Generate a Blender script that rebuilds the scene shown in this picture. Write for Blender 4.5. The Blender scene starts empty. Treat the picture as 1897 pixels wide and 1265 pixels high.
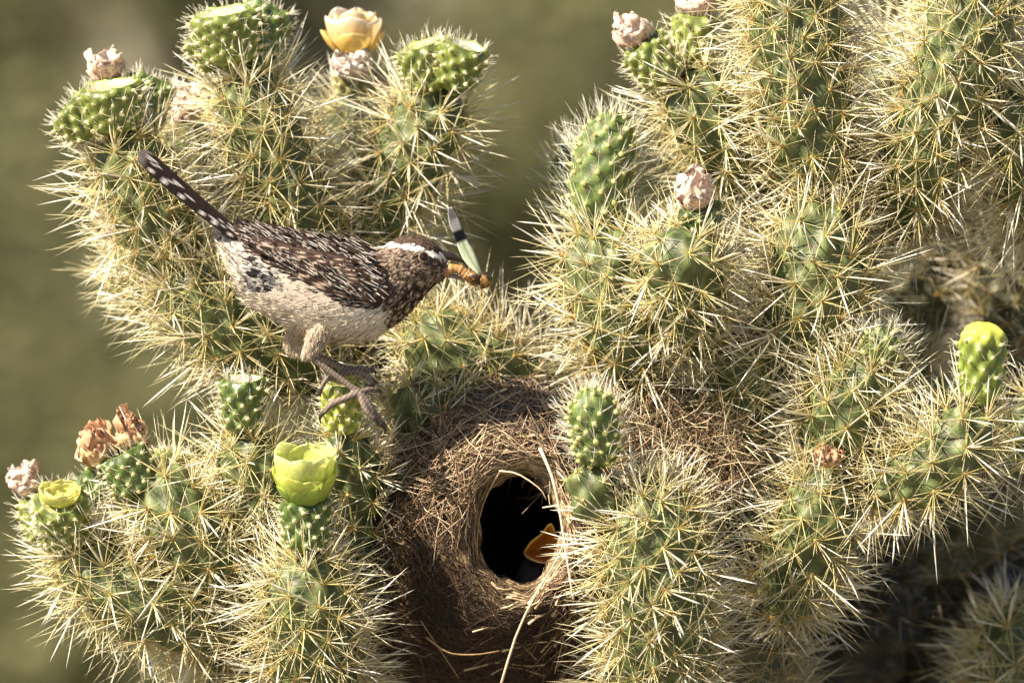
import bpy, math, random
import numpy as np
from mathutils import Vector, Matrix
from mathutils.bvhtree import BVHTree
rng = np.random.default_rng(11)
random.seed(11)
sc = bpy.context.scene
col = sc.collection

# ------------------------------------------------------------------ camera
D = 5.0                      # metres from the lens to the plane y = 0
S = 1897 / 0.60              # photo pixels per metre at y = 0 (the wren is about 20 cm long)
ZC = 1.38                    # lens height
cam = bpy.data.cameras.new('camera'); co = bpy.data.objects.new('camera', cam); col.objects.link(co)
co.location = (0, -D, ZC); co.rotation_euler = (math.pi / 2, 0, 0)
cam.sensor_width = 36; cam.lens = 36 * D / 0.60; cam.clip_end = 2000; cam.clip_start = .05
cam.dof.use_dof = True; cam.dof.focus_distance = D - 0.055; cam.dof.aperture_fstop = cam.lens / 62.0
sc.camera = co
# ------------------------------------------------------------------ sky, sun, exposure
SUN = Vector((-0.64, -0.38, 0.67)).normalized()
w = bpy.data.worlds.new('World'); sc.world = w; w.use_nodes = True
nt = w.node_tree; bg = nt.nodes['Background']
sky = nt.nodes.new('ShaderNodeTexSky'); sky.sky_type = 'NISHITA'; sky.sun_disc = False
sky.sun_elevation = math.asin(SUN.z); sky.sun_rotation = math.atan2(SUN.x, SUN.y)
nt.links.new(sky.outputs[0], bg.inputs[0]); bg.inputs[1].default_value = 0.05
sun = bpy.data.lights.new('sun', 'SUN'); so = bpy.data.objects.new('sun', sun); col.objects.link(so)
sun.energy = 5.0; sun.angle = math.radians(.5); sun.color = (1, .89, .70)
so.rotation_euler = (-SUN).to_track_quat('-Z', 'Y').to_euler()
so.location = (-3, -3, 6)
vs = sc.view_settings
vs.view_transform = 'Standard'; vs.look = 'None'; vs.gamma = 1; vs.exposure = 1.58; vs.use_curve_mapping = False
sc.cycles.max_bounces = 5; sc.cycles.diffuse_bounces = 2

# ------------------------------------------------------------------ helpers
def P(px, py, y=0.0):
    s = (D + y) / D
    return np.array([(px - 948.5) / S * s, y, ZC + (632.5 - py) / S * s])
PX = 1 / S
def nrm(v):
    v = np.asarray(v, float); return v / (np.linalg.norm(v, axis=-1, keepdims=True) + 1e-12)

def mesh_data(name, verts, faces, cols=None, smooth=True):
    """faces: list of int arrays (F,k)"""
    verts = np.asarray(verts, np.float32)
    if isinstance(faces, np.ndarray): faces = [faces]
    faces = [np.asarray(f, np.int32) for f in faces if len(f)]
    m = bpy.data.meshes.new(name)
    loops = np.concatenate([f.ravel() for f in faces])
    tot = np.concatenate([np.full(len(f), f.shape[1], np.int32) for f in faces])
    start = np.concatenate([[0], np.cumsum(tot)[:-1]]).astype(np.int32)
    m.vertices.add(len(verts)); m.vertices.foreach_set('co', verts.ravel())
    m.loops.add(len(loops)); m.loops.foreach_set('vertex_index', loops)
    m.polygons.add(len(tot)); m.polygons.foreach_set('loop_start', start); m.polygons.foreach_set('loop_total', tot)
    if smooth: m.polygons.foreach_set('use_smooth', np.ones(len(tot), bool))
    m.update(calc_edges=True)
    if cols is not None:
        cols = np.asarray(cols, np.float32)
        if cols.ndim == 1: cols = np.tile(cols, (len(verts), 1))
        a = m.color_attributes.new('Col', 'FLOAT_COLOR', 'POINT')
        rgba = np.ones((len(verts), 4), np.float32); rgba[:, :3] = np.clip(cols[:, :3], 0, 1)
        a.data.foreach_set('color', rgba.ravel())
    m.validate()
    return m

def link(name, m, mat, parent=None, kind=None):
    o = bpy.data.objects.new(name, m); col.objects.link(o)
    if m is not None and mat is not None and not m.materials: m.materials.append(mat)
    if parent is not None:
        o.parent = parent
        o.matrix_parent_inverse = Matrix.Translation(-Vector(parent.get('_at', (0, 0, 0))))
    if kind: o['kind'] = kind
    return o
def part(name, verts, faces, cols, mat, parent, kind=None, smooth=True):
    return link(name, mesh_data(name, verts, faces, cols, smooth), mat, parent, kind)
def thing(name, label, cat, at, group=None):
    o = bpy.data.objects.new(name, None); col.objects.link(o); o.location = at; o.empty_display_size = .02
    o['label'] = label; o['category'] = cat; o['_at'] = tuple(float(v) for v in at)
    if group: o['group'] = group
    return o

def amat(name, rough=.6, spec=.3, transl=0., nscale=900., namp=.25, bump=0., bscale=1500., sheen=0.):
    """principled material whose base colour is the mesh's own colour attribute with fine mottling"""
    m = bpy.data.materials.new(name); m.use_nodes = True; t = m.node_tree; N = t.nodes; Lk = t.links
    b = N['Principled BSDF']; b.inputs['Roughness'].default_value = rough
    b.inputs['Specular IOR Level'].default_value = spec
    if sheen: b.inputs['Sheen Weight'].default_value = sheen
    at = N.new('ShaderNodeAttribute'); at.attribute_name = 'Col'
    tc = N.new('ShaderNodeTexCoord'); nz = N.new('ShaderNodeTexNoise'); nz.inputs['Scale'].default_value = nscale
    nz.inputs['Detail'].default_value = 3
    Lk.new(tc.outputs['Object'], nz.inputs['Vector'])
    mr = N.new('ShaderNodeMapRange'); mr.inputs['From Min'].default_value = .3; mr.inputs['From Max'].default_value = .7
    mr.inputs['To Min'].default_value = 1 - namp; mr.inputs['To Max'].default_value = 1 + namp * .6
    Lk.new(nz.outputs['Fac'], mr.inputs['Value'])
    mx = N.new('ShaderNodeVectorMath'); mx.operation = 'MULTIPLY'
    Lk.new(at.outputs['Color'], mx.inputs[0]); Lk.new(mr.outputs[0], mx.inputs[1])
    Lk.new(mx.outputs[0], b.inputs['Base Color'])
    if bump:
        n2 = N.new('ShaderNodeTexNoise'); n2.inputs['Scale'].default_value = bscale; n2.inputs['Detail'].default_value = 4
        Lk.new(tc.outputs['Object'], n2.inputs['Vector'])
        bp = N.new('ShaderNodeBump'); bp.inputs['Strength'].default_value = bump; bp.inputs['Distance'].default_value = .0006
        Lk.new(n2.outputs['Fac'], bp.inputs['Height']); Lk.new(bp.outputs[0], b.inputs['Normal'])
    if transl:
        tr = N.new('ShaderNodeBsdfTranslucent'); ms = N.new('ShaderNodeMixShader'); ms.inputs[0].default_value = transl
        Lk.new(mx.outputs[0], tr.inputs['Color']); Lk.new(b.outputs[0], ms.inputs[1]); Lk.new(tr.outputs[0], ms.inputs[2])
        Lk.new(ms.outputs[0], N['Material Output'].inputs['Surface'])
    return m

M_spine = amat('spine', .34, .5, .18, 300, .1)
M_stem = amat('cactus_skin', .5, .4, 0, 220, .35, .35, 900)
M_fruit = amat('fruit_skin', .4, .45, .06, 400, .22, .2, 900)
M_areole = amat('areole_felt', .9, .1, 0, 2500, .3)
M_petal = amat('petal', .45, .3, .35, 260, .18, .15, 600)
M_dry = amat('dry_petal', .75, .15, .3, 500, .4, .5, 800)
M_straw = amat('straw', .6, .3, .1, 600, .3)
M_nest = amat('nest_felt', .95, .05, 0, 500, .6, .8, 700)
M_feather = amat('feather', .75, .15, .08, 1800, .3, .25, 2500)
M_skin = amat('bird_skin', .6, .3, 0, 1500, .35, .6, 2200)
M_horn = amat('beak_horn', .35, .5, 0, 800, .2)
M_eye = amat('eye', .03, .4, 0, 300, .05)
M_bug = amat('insect_shell', .35, .45, .1, 900, .35, .3, 1500)
M_wingmem = amat('insect_wing', .2, .5, .45, 900, .1)

def frames(d):
    d = nrm(d); h = np.where(np.abs(d[..., 2:3]) > .9, np.array([1., 0, 0]), np.array([0, 0, 1.]))
    a = nrm(np.cross(d, h)); b = np.cross(d, a); return d, a, b

def catmull(pts, n):
    p = np.asarray(pts, float); k = len(p)
    if k == 2: return p[0] + (p[1] - p[0]) * np.linspace(0, 1, n)[:, None]
    q = np.vstack([2 * p[0] - p[1], p, 2 * p[-1] - p[-2]])
    t = np.linspace(0, k - 1, n); i = np.minimum(t.astype(int), k - 2); f = (t - i)[:, None]
    p0, p1, p2, p3 = q[i], q[i + 1], q[i + 2], q[i + 3]
    return .5 * (2 * p1 + (p2 - p0) * f + (2 * p0 - 5 * p1 + 4 * p2 - p3) * f ** 2 + (3 * p1 - p0 - 3 * p2 + p3) * f ** 3)

def curve_frames(c):
    t = nrm(np.gradient(c, axis=0)); a = np.zeros_like(t)
    h = np.array([0, -1., 0]); v = h - t[0] * (h @ t[0]); a[0] = nrm(v)
    for i in range(1, len(t)):
        v = a[i - 1] - t[i] * (a[i - 1] @ t[i]); a[i] = nrm(v)
    return t, a, np.cross(t, a)

def grid_faces(m, n, wrap=True):
    i = np.arange(m - 1)[:, None]; j = np.arange(n if wrap else n - 1)[None]
    a = i * n + j; b = i * n + (j + 1) % n; c = (i + 1) * n + (j + 1) % n; d = (i + 1) * n + j
    return np.stack([a, b, c, d], -1).reshape(-1, 4)

def tube(c, r, n=10, flat=1.0):
    """closed tube along a polyline with radii; returns verts, faces"""
    c = np.asarray(c, float); m = len(c); r = np.broadcast_to(r, (m,))
    t, a, b = curve_frames(c); th = np.linspace(0, 2 * np.pi, n, endpoint=False)
    ring = np.cos(th)[None, :, None] * a[:, None] + flat * np.sin(th)[None, :, None] * b[:, None]
    v = (c[:, None] + ring * r[:, None, None]).reshape(-1, 3)
    v = np.vstack([v, c[0] - t[0] * r[0] * .4, c[-1] + t[-1] * r[-1] * .4])
    j = np.arange(n)
    f1 = np.stack([(j + 1) % n, j, np.full(n, m * n)], -1)
    f2 = np.stack([(m - 1) * n + j, (m - 1) * n + (j + 1) % n, np.full(n, m * n + 1)], -1)
    return v, [grid_faces(m, n), np.vstack([f1, f2])]

class Acc:
    """collects pieces into one mesh"""
    def __init__(s): s.v = []; s.f = []; s.c = []; s.k = 0
    def add(s, v, f, c):
        v = np.asarray(v); c = np.asarray(c, float)
        if c.ndim == 1: c = np.tile(c, (len(v), 1))
        for q in (f if isinstance(f, list) else [f]): s.f.append(np.asarray(q) + s.k)
        s.v.append(v); s.c.append(c); s.k += len(v)
    def build(s, name, mat, parent, kind=None, smooth=True):
        return part(name, np.vstack(s.v), s.f, np.vstack(s.c), mat, parent, kind, smooth)

SP_T = np.array([0, .25, .7]); SP_R = np.array([.85, 1.0, .80])
SP_F = []
for k_ in range(2):
    for j_ in range(3):
        a_, b_, c_, d_ = k_*3+j_, k_*3+(j_+1) % 3, (k_+1)*3+(j_+1) % 3, (k_+1)*3+j_
        SP_F += [[a_, b_, c_], [a_, c_, d_]]
for j_ in range(3): SP_F.append([6+j_, 6+(j_+1) % 3, 9])
SP_F = np.array(SP_F)
def spines(base, d, L, R, cb, cm, ct, bend=.08):
    """N tapered needles -> verts (10N), faces (15N), colours"""
    n = len(base); d, a, b = frames(d)
    bd = nrm(rng.normal(size=(n, 3))) * (bend * L)[:, None]
    th = np.array([0, 2.094, 4.189])
    V = np.zeros((n, 10, 3)); C = np.zeros((n, 10, 3))
    for k in range(3):
        ctr = base + d * (L * SP_T[k])[:, None] + bd * SP_T[k] ** 2
        for j in range(3):
            V[:, k * 3 + j] = ctr + (a * math.cos(th[j]) + b * math.sin(th[j])) * (R * SP_R[k])[:, None]
            C[:, k * 3 + j] = (cb, cm, ct)[k]
    V[:, 9] = base + d * L[:, None] + bd; C[:, 9] = ct
    F = (SP_F[None] + (np.arange(n) * 10)[:, None, None]).reshape(-1, 3)
    return V.reshape(-1, 3), F, C.reshape(-1, 3)

def strands(paths, R, C):
    """paths (N,M,3) thin 3-sided tubes, tapered"""
    n, m, _ = paths.shape; t = nrm(np.gradient(paths, axis=1)); _, a, b = frames(t)
    th = np.array([0, 2.094, 4.189]); tp = np.concatenate([[.7], np.ones(m - 2), [.35]])
    V = paths[:, :, None] + (np.cos(th)[:, None] * a[:, :, None] + np.sin(th)[:, None] * b[:, :, None]) * (R[:, None] * tp)[:, :, None, None]
    F = grid_faces(m, 3)
    F = (F[None] + (np.arange(n) * m * 3)[:, None, None]).reshape(-1, 4)
    return V.reshape(-1, 3), F, np.repeat(np.asarray(C), m * 3, axis=0)

def ico(sub=1):
    import bmesh
    bm = bmesh.new(); bmesh.ops.create_icosphere(bm, subdivisions=sub, radius=1)
    v = np.array([x.co[:] for x in bm.verts]); f = np.array([[q.index for q in x.verts] for x in bm.faces]); bm.free()
    return v, f
ICO1, ICO2 = ico(1), ico(2)
def blobs(pos, dirs, r, l, colr):
    """little ellipsoids: radius r across, l along dirs"""
    v, f = ICO1; n = len(pos); d, a, b = frames(dirs)
    V = pos[:, None] + v[None, :, 0:1] * a[:, None] * r[:, None, None] + v[None, :, 1:2] * b[:, None] * r[:, None, None] + v[None, :, 2:3] * d[:, None] * l[:, None, None]
    F = (f[None] + (np.arange(n) * len(v))[:, None, None]).reshape(-1, 3)
    C = np.repeat(colr, len(v), axis=0)
    return V.reshape(-1, 3), F, C
def mixc(a, b, t):
    t = np.asarray(t)[..., None]; return np.asarray(a) * (1 - t) + np.asarray(b) * t

# ------------------------------------------------------------------ ground, hillside
def hgt(x, y):
    z = np.where(y > 4.5, (y - 4.5) * .42, 0.0) * np.where(y > 60, 60 / np.maximum(y, 1), 1)
    return z + .05 * np.sin(x * 1.7 + .4) * np.sin(y * 1.3) * np.clip(y - 1, 0, 1)
gx = np.concatenate([[-400, -150, -60, -25], np.linspace(-12, 12, 49), [25, 60, 150, 400]])
gy = np.concatenate([[-400, -100, -30, -10], np.linspace(-6, 20, 66), [25, 35, 50, 80, 150, 400]])
XX, YY = np.meshgrid(gx, gy); ZZ = hgt(XX, YY)
M_ground = bpy.data.materials.new('desert_soil'); M_ground.use_nodes = True
t = M_ground.node_tree; n1 = t.nodes.new('ShaderNodeTexNoise'); n1.inputs['Scale'].default_value = 1.3; n1.inputs['Detail'].default_value = 5
cr = t.nodes.new('ShaderNodeValToRGB'); tc = t.nodes.new('ShaderNodeTexCoord')
cr.color_ramp.elements[0].position = .35; cr.color_ramp.elements[0].color = (.125, .112, .084, 1)
cr.color_ramp.elements[1].position = .65; cr.color_ramp.elements[1].color = (.175, .157, .116, 1)
t.links.new(tc.outputs['Object'], n1.inputs['Vector']); t.links.new(n1.outputs['Fac'], cr.inputs[0])
t.links.new(cr.outputs[0], t.nodes['Principled BSDF'].inputs['Base Color']); t.nodes['Principled BSDF'].inputs['Roughness'].default_value = .95
g = part('ground', np.stack([XX, YY, ZZ], -1).reshape(-1, 3), grid_faces(len(gy), len(gx), False), None, M_ground, None, 'structure')

# ------------------------------------------------------------------ the cholla
cactus = thing('cholla_cactus', 'spiny green cholla cactus with straw yellow needles, buds and flowers, holding the nest', 'cactus', (.12, .14, 0))
ALL = []      # candidates for single spines: (score, base, dir, L, R, joint, tint)

def build_joint(name, pts, y, Lpx=130, sp=40, style='adult', n_sp=21, amp=None, parent=cactus, tone=0., nfront=1.0):
    """pts: (px, py, radius_px) from base to tip; y scalar or list of depths"""
    ys = np.full(len(pts), y) if np.isscalar(y) else np.array(y, float)
    ctrl = np.array([list(P(p[0], p[1], yy)) + [p[2] * PX * (.72 if style == 'adult' else .85 if style == 'old' else 1)] for p, yy in zip(pts, ys)])
    fine = catmull(ctrl, 200); seg = np.concatenate([[0], np.cumsum(np.linalg.norm(np.diff(fine[:, :3], axis=0), axis=1))])
    Ltot = seg[-1]; m = int(np.clip(Ltot / (5.2 * PX), 16, 90)); n = 44
    ss = np.linspace(0, 1, m); ss = .5 - .5 * np.cos(np.pi * ss) * (1 - .0) if m < 24 else ss
    ss = np.concatenate([[0, .006, .018], ss[1:-1], [.982, .994, 1]]); ss = np.sort(ss); m = len(ss)
    q = np.stack([np.interp(ss * Ltot, seg, fine[:, k]) for k in range(4)], -1); c = q[:, :3]; r = q[:, 3]
    rm = r.mean(); s = ss * Ltot
    e = lambda x: np.sqrt(np.clip(1 - (1 - np.clip(x, 0, 1)) ** 2, 0, 1))
    prof = np.maximum(e(s / (rm * .9)) * e((Ltot - s) / (rm * 1.15)), .02); re = r * prof
    T, A, B = curve_frames(c); th = np.linspace(0, 2 * np.pi, n, endpoint=False)
    sp_ = sp * PX; ds = sp_ ** 2 * .95 / (2 * np.pi * rm); na = max(4, int(Ltot / ds))
    si = (np.arange(na) + .5) * ds; ti = np.arange(na) * 2.39996 + rng.random() * 6
    si = si + rng.normal(size=na) * sp_ * .05; ti = ti + rng.normal(size=na) * .06
    amp = (.42 * sp_ if amp is None else amp * PX)
    dth = (th[None, :, None] - ti + np.pi) % (2 * np.pi) - np.pi
    du = (s[:, None, None] - si + .12 * sp_)
    qd = (dth * rm / (.34 * sp_)) ** 2 + (du / (.52 * sp_)) ** 2
    bump = np.exp(-qd).max(-1)                                  # m,n
    rr = re[:, None] + amp * bump * np.clip(prof, .25, 1)[:, None]
    rad = np.cos(th)[None, :, None] * A[:, None] + np.sin(th)[None, :, None] * B[:, None]
    V = (c[:, None] + rad * rr[..., None]).reshape(-1, 3)
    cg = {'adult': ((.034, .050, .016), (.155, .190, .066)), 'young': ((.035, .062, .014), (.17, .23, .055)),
          'old': ((.045, .045, .028), (.10, .105, .06)), 'trunk': ((.012, .010, .007), (.03, .024, .016))}[style]  # trunk style is near black: shade at lower right put into the colour
    b1 = bump.reshape(-1); C = mixc(cg[0], cg[1], np.clip(b1, 0, 1)) * (1 + .15 * rng.normal(size=(len(V), 1)) * .4)  # grooves darker, tubercle tops paler: light and shade put into the colour
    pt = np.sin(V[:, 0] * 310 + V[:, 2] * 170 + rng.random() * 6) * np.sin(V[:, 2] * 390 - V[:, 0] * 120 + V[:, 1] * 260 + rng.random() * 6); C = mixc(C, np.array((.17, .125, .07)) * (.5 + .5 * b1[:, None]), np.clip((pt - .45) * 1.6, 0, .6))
    C = C * (1 - .35 * tone)  # darkens rear stems: their shade put into the colour
    V = np.vstack([V, c[0], c[-1]]); C = np.vstack([C, C[:1], C[-1:]])
    j = np.arange(n); f1 = np.stack([(j + 1) % n, j, np.full(n, m * n)], -1); f2 = np.stack([(m - 1) * n + j, (m - 1) * n + (j + 1) % n, np.full(n, m * n + 1)], -1)
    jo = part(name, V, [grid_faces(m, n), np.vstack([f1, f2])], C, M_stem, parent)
    # areoles
    def at(sv, tv):
        k = [np.interp(sv, s, x) for x in (c[:, 0], c[:, 1], c[:, 2])]; cc = np.stack(k, -1)
        aa = nrm(np.stack([np.interp(sv, s, A[:, k]) for k in range(3)], -1)); bb = nrm(np.stack([np.interp(sv, s, B[:, k]) for k in range(3)], -1))
        tt = nrm(np.stack([np.interp(sv, s, T[:, k]) for k in range(3)], -1))
        rd = np.cos(tv)[:, None] * aa + np.sin(tv)[:, None] * bb
        R_ = np.interp(sv, s, re); pf = np.interp(sv, s, prof)
        return cc, rd, tt, R_, pf
    ok = (si > .2 * sp_) & (si < Ltot - .05 * sp_); si, ti = si[ok], ti[ok]; na = len(si)
    cc, rd, tt, R_, pf = at(si, ti)
    pos = cc + rd * (R_ + amp * np.clip(pf, .25, 1) * .96)[:, None]
    slope = np.clip((si - (Ltot - rm * 1.3)) / (rm * 1.3), 0, 1)
    normal = nrm(rd * (1 - .65 * slope)[:, None] + tt * (.22 + .85 * slope)[:, None])
    age = 1 - si / Ltot
    if style == 'old': age = np.full(na, .9)
    if style == 'trunk': age = np.full(na, 1.2)
    a_r = {'adult': 3.6, 'young': 4.6, 'old': 3.6, 'trunk': 4}[style] * PX
    ca = mixc((.62, .50, .20), (.55, .27, .06), np.clip(age * 1.1 + rng.normal(size=na) * .25, 0, 1))
    if style == 'young': ca = np.tile((.74, .68, .26), (na, 1))
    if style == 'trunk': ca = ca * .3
    v, f, cv = blobs(pos, normal, a_r * rng.uniform(.8, 1.3, na), a_r * rng.uniform(1.0, 1.7, na), ca)
    part('areoles', v, f, cv, M_areole, jo, 'stuff')
    # spines
    front = normal[:, 1] < .35
    cnt = (np.where(front, n_sp * nfront, n_sp * .5) * (1 + .5 * slope)).astype(int)
    idx = np.repeat(np.arange(na), cnt); N = len(idx)
    k_in = np.concatenate([np.arange(q) for q in cnt]); tot_ = cnt[idx]
    lean = nrm(normal + rng.normal(size=(na, 3)) * .22)
    d, a, b = frames(lean[idx])
    cen = k_in < tot_ * .5
    al = np.radians(np.where(cen, rng.uniform(8, 48, N), rng.uniform(48, 86, N)))
    if style == 'young': al = np.radians(rng.uniform(5, 55, N))
    normal_j = 0; az = k_in / tot_ * 6.283 * 2.6 + rng.random(N) * 1.6 + idx * 1.7
    dv = d * np.cos(al)[:, None] + (a * np.cos(az)[:, None] + b * np.sin(az)[:, None]) * np.sin(al)[:, None]
    if style == 'young': dv = nrm(dv + tt[idx] * .55)
    Ls = Lpx * PX * np.where(cen, rng.uniform(.35, 1.15, N), rng.uniform(.28, .95, N)) * np.where(rng.random(N) < .08, .5, 1)
    Ls *= (1 - .2 * slope[idx])
    big = (rng.random(N) < .28) & cen
    R = PX * np.where(big, rng.uniform(1.2, 2.1, N), rng.uniform(.42, .88, N))
    if style == 'young': R *= .5
    g_ = np.clip(age[idx] * .6 + rng.normal(size=N) * .22, 0, 1)
    cb = mixc((.62, .50, .20), (.50, .27, .08), g_); cm = mixc((.82, .70, .24), (.70, .51, .17), g_); ct = mixc((.91, .84, .53), (.82, .68, .38), g_)
    wh = np.where(big, .8, rng.random(N) * .2)
    cm = mixc(cm, (.88, .82, .68), wh); ct = mixc(ct, (.92, .88, .80), wh)
    if style in ('old',): cm = cm * .72; ct = ct * .78; cb = cb * .6
    if style == 'trunk': cm = cm * .16; ct = ct * .2; cb = cb * .14  # trunk spines blackened as well, shade put into their colour
    if style == 'young': cb = np.tile((.7, .66, .35), (N, 1)); cm = np.tile((.84, .80, .58), (N, 1)); ct = np.tile((.92, .9, .8), (N, 1))
    sg = (1 - .12 * rng.random(N))[:, None]
    base = pos[idx] + dv * (1.5 * PX)
    keep = np.ones(N, bool)
    if style == 'adult':
        vis = np.hypot(dv[:, 0], dv[:, 2]) * Ls * (normal[idx][:, 1] < -.15) * big * (dv[:, 1] < .15)
        top = np.argsort(-vis)[:11]
        for q in top:
            if vis[q] > 55 * PX: ALL.append((vis[q] - base[q][1] * .3, base[q], dv[q], Ls[q], R[q], jo)); keep[q] = False
    v, f, cv = spines(base[keep], dv[keep], Ls[keep], R[keep], (cb * sg)[keep], (cm * sg)[keep], (ct * sg)[keep])
    part('spines', v, f, cv, M_spine, jo, 'stuff')
    return jo

J = build_joint
# trunk and limbs that carry the arms (behind and below the frame)
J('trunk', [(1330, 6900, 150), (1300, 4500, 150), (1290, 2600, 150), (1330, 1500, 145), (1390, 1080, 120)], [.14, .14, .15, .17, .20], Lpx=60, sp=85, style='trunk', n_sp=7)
J('limb', [(1330, 1500, 95), (980, 1290, 90), (680, 1215, 85), (520, 1170, 75)], [.18, .20, .15, .07], style='old', sp=55, n_sp=9)
J('limb', [(1380, 1180, 90), (1150, 850, 90), (880, 760, 85), (700, 640, 80), (590, 520, 75)], [.19, .21, .17, .11, .09], style='old', sp=52, n_sp=11)
J('limb', [(1390, 1130, 95), (1420, 850, 95), (1520, 600, 90), (1570, 380, 80)], [.2, .16, .13, .11], style='old', sp=52, n_sp=11)
J('limb', [(1390, 1150, 90), (1640, 1080, 85), (1860, 900, 75), (1960, 500, 70)], [.2, .22, .2, .17], style='old', sp=55, n_sp=9)

# upper left arms
J('stem_joint', [(640, 690, 62), (520, 655, 84), (400, 585, 88), (320, 490, 78)], [.045, .02, .01, .015])
J('stem_joint', [(340, 510, 60), (295, 430, 82), (255, 330, 84), (225, 235, 66)], [.02, .01, .005, .0])
J('stem_joint', [(605, 520, 60), (560, 420, 88), (495, 270, 88), (445, 120, 60)], [.06, .035, .02, .01])
J('stem_joint', [(645, 500, 60), (705, 390, 82), (775, 265, 82), (825, 150, 58)], [.075, .05, .035, .03])
J('stem_joint', [(630, 520, 60), (640, 400, 76), (650, 290, 74), (662, 175, 45)], [.11, .10, .095, .09])
J('stem_joint', [(430, 480, 60), (390, 380, 72), (365, 290, 72), (350, 225, 50)], [.09, .09, .085, .08])
J('stem_joint', [(300, 560, 50), (250, 500, 60), (215, 450, 50)], [.06, .07, .07], Lpx=92)
# arms below the bird
J('stem_joint', [(1010, 740, 60), (930, 700, 80), (830, 650, 84), (760, 590, 60)], [.06, .035, .02, .02])
J('stem_joint', [(820, 830, 60), (790, 770, 74), (770, 700, 62)], [.03, .01, .0], Lpx=96)
J('stem_joint', [(668, 1130, 60), (655, 1000, 62), (648, 880, 62), (640, 800, 46)], [.04, .01, -.02, -.035], Lpx=88)
# lower left arms
J('stem_joint', [(560, 1080, 60), (505, 980, 80), (470, 880, 78), (452, 790, 50)], [.03, .0, -.01, -.015])
J('stem_joint', [(590, 1330, 80), (580, 1220, 92), (572, 1110, 86), (568, 1015, 52)], [.01, -.03, -.05, -.055])
J('stem_joint', [(520, 1170, 70), (400, 1140, 90), (250, 1100, 88), (120, 1000, 62)], [.05, .01, -.01, .0])
J('stem_joint', [(440, 1110, 60), (370, 1020, 84), (310, 930, 80), (262, 880, 50)], [.01, -.015, -.02, -.01])
J('stem_joint', [(470, 1290, 60), (440, 1230, 80), (400, 1170, 60)], [.06, .04, .03])
# right mass
J('young_stem', [(1108, 425, 44), (1112, 340, 52), (1128, 260, 47), (1140, 205, 26)], [.0, -.005, -.005, -.005], style='young', sp=27, Lpx=62, n_sp=8, amp=8)
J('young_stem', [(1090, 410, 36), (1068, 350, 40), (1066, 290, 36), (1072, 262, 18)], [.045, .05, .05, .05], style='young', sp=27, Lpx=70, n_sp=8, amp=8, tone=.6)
J('stem_joint', [(1195, 720, 60), (1160, 620, 90), (1125, 510, 92), (1110, 415, 60)], [.02, -.005, -.01, .0])
J('stem_joint', [(1440, 390, 60), (1375, 300, 86), (1310, 210, 86), (1262, 130, 58)], [.06, .03, .01, .01])
J('stem_joint', [(1545, 420, 70), (1510, 300, 100), (1485, 130, 104), (1468, -30, 96), (1460, -150, 50)], [.03, .0, -.015, -.02, -.02], Lpx=108)
J('stem_joint', [(1640, 420, 64), (1710, 300, 94), (1775, 140, 98), (1810, -20, 92), (1820, -120, 50)], [.05, -.01, -.05, -.06, -.06], Lpx=108)
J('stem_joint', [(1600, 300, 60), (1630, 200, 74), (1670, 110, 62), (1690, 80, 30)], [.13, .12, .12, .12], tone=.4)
J('stem_joint', [(1290, 650, 60), (1272, 560, 84), (1262, 470, 82), (1258, 425, 44)], [.0, -.025, -.05, -.06], Lpx=110)
J('stem_joint', [(1400, 560, 60), (1370, 480, 76), (1340, 420, 66), (1320, 400, 30)], [.06, .05, .045, .04])
J('stem_joint', [(1455, 690, 60), (1500, 580, 98), (1515, 460, 98), (1500, 380, 60)], [.01, -.015, -.02, -.005])
J('stem_joint', [(1330, 860, 60), (1370, 770, 92), (1400, 670, 92), (1420, 600, 60)], [.06, .02, .005, .01])
J('stem_joint', [(1520, 880, 56), (1560, 790, 84), (1595, 710, 82), (1620, 655, 50)], [.0, -.025, -.035, -.04])
J('young_stem', [(1620, 670, 34), (1634, 640, 34), (1645, 610, 20)], [-.04, -.045, -.05], style='young', sp=22, Lpx=55, n_sp=8, amp=6)
J('stem_joint', [(1610, 905, 42), (1690, 890, 62), (1770, 830, 66), (1815, 750, 44)], [-.02, -.045, -.06, -.06])
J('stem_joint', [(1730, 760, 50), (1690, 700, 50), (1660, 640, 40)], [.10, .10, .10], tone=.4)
J('stem_joint', [(1210, 1360, 95), (1225, 1180, 112), (1212, 1010, 110), (1200, 880, 70)], [.0, -.04, -.06, -.065], Lpx=108)
J('young_stem', [(1108, 865, 36), (1104, 800, 41), (1096, 750, 40), (1090, 715, 20)], [-.075, -.08, -.085, -.085], style='young', sp=21, Lpx=46, n_sp=7, amp=6)
J('stem_joint', [(1110, 960, 40), (1095, 905, 46), (1092, 858, 32)], [-.065, -.07, -.075], Lpx=32, n_sp=8)
J('stem_joint', [(1440, 1130, 60), (1480, 1040, 82), (1525, 940, 80), (1530, 850, 54)], [.03, .0, -.02, -.02], nfront=.9)
J('stem_joint', [(1390, 1330, 80), (1370, 1180, 92), (1350, 1030, 90), (1335, 900, 60)], [.10, .07, .06, .06], style='old')
J('stem_joint', [(1900, 700, 60), (1890, 560, 80), (1875, 430, 78), (1880, 340, 50)], [.15, .14, .14, .14], style='old', Lpx=88)
J('stem_joint', [(1935, 430, 60), (1915, 310, 80), (1900, 210, 70), (1898, 150, 40)], [.05, -.02, -.045, -.05])
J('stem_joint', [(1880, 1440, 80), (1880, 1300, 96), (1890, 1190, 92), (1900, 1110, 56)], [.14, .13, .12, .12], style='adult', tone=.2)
J('limb', [(1650, 1500, 90), (1640, 1330, 90), (1600, 1180, 80), (1640, 1040, 60)], [.26, .26, .25, .25], style='trunk', sp=60, n_sp=12, Lpx=95)  # this and the next two: added rear limbs, near-black colour stands for shade
J('limb', [(1800, 1240, 80), (1740, 1120, 84), (1750, 1010, 60)], [.27, .26, .26], style='trunk', sp=60, n_sp=12, Lpx=95)
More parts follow.
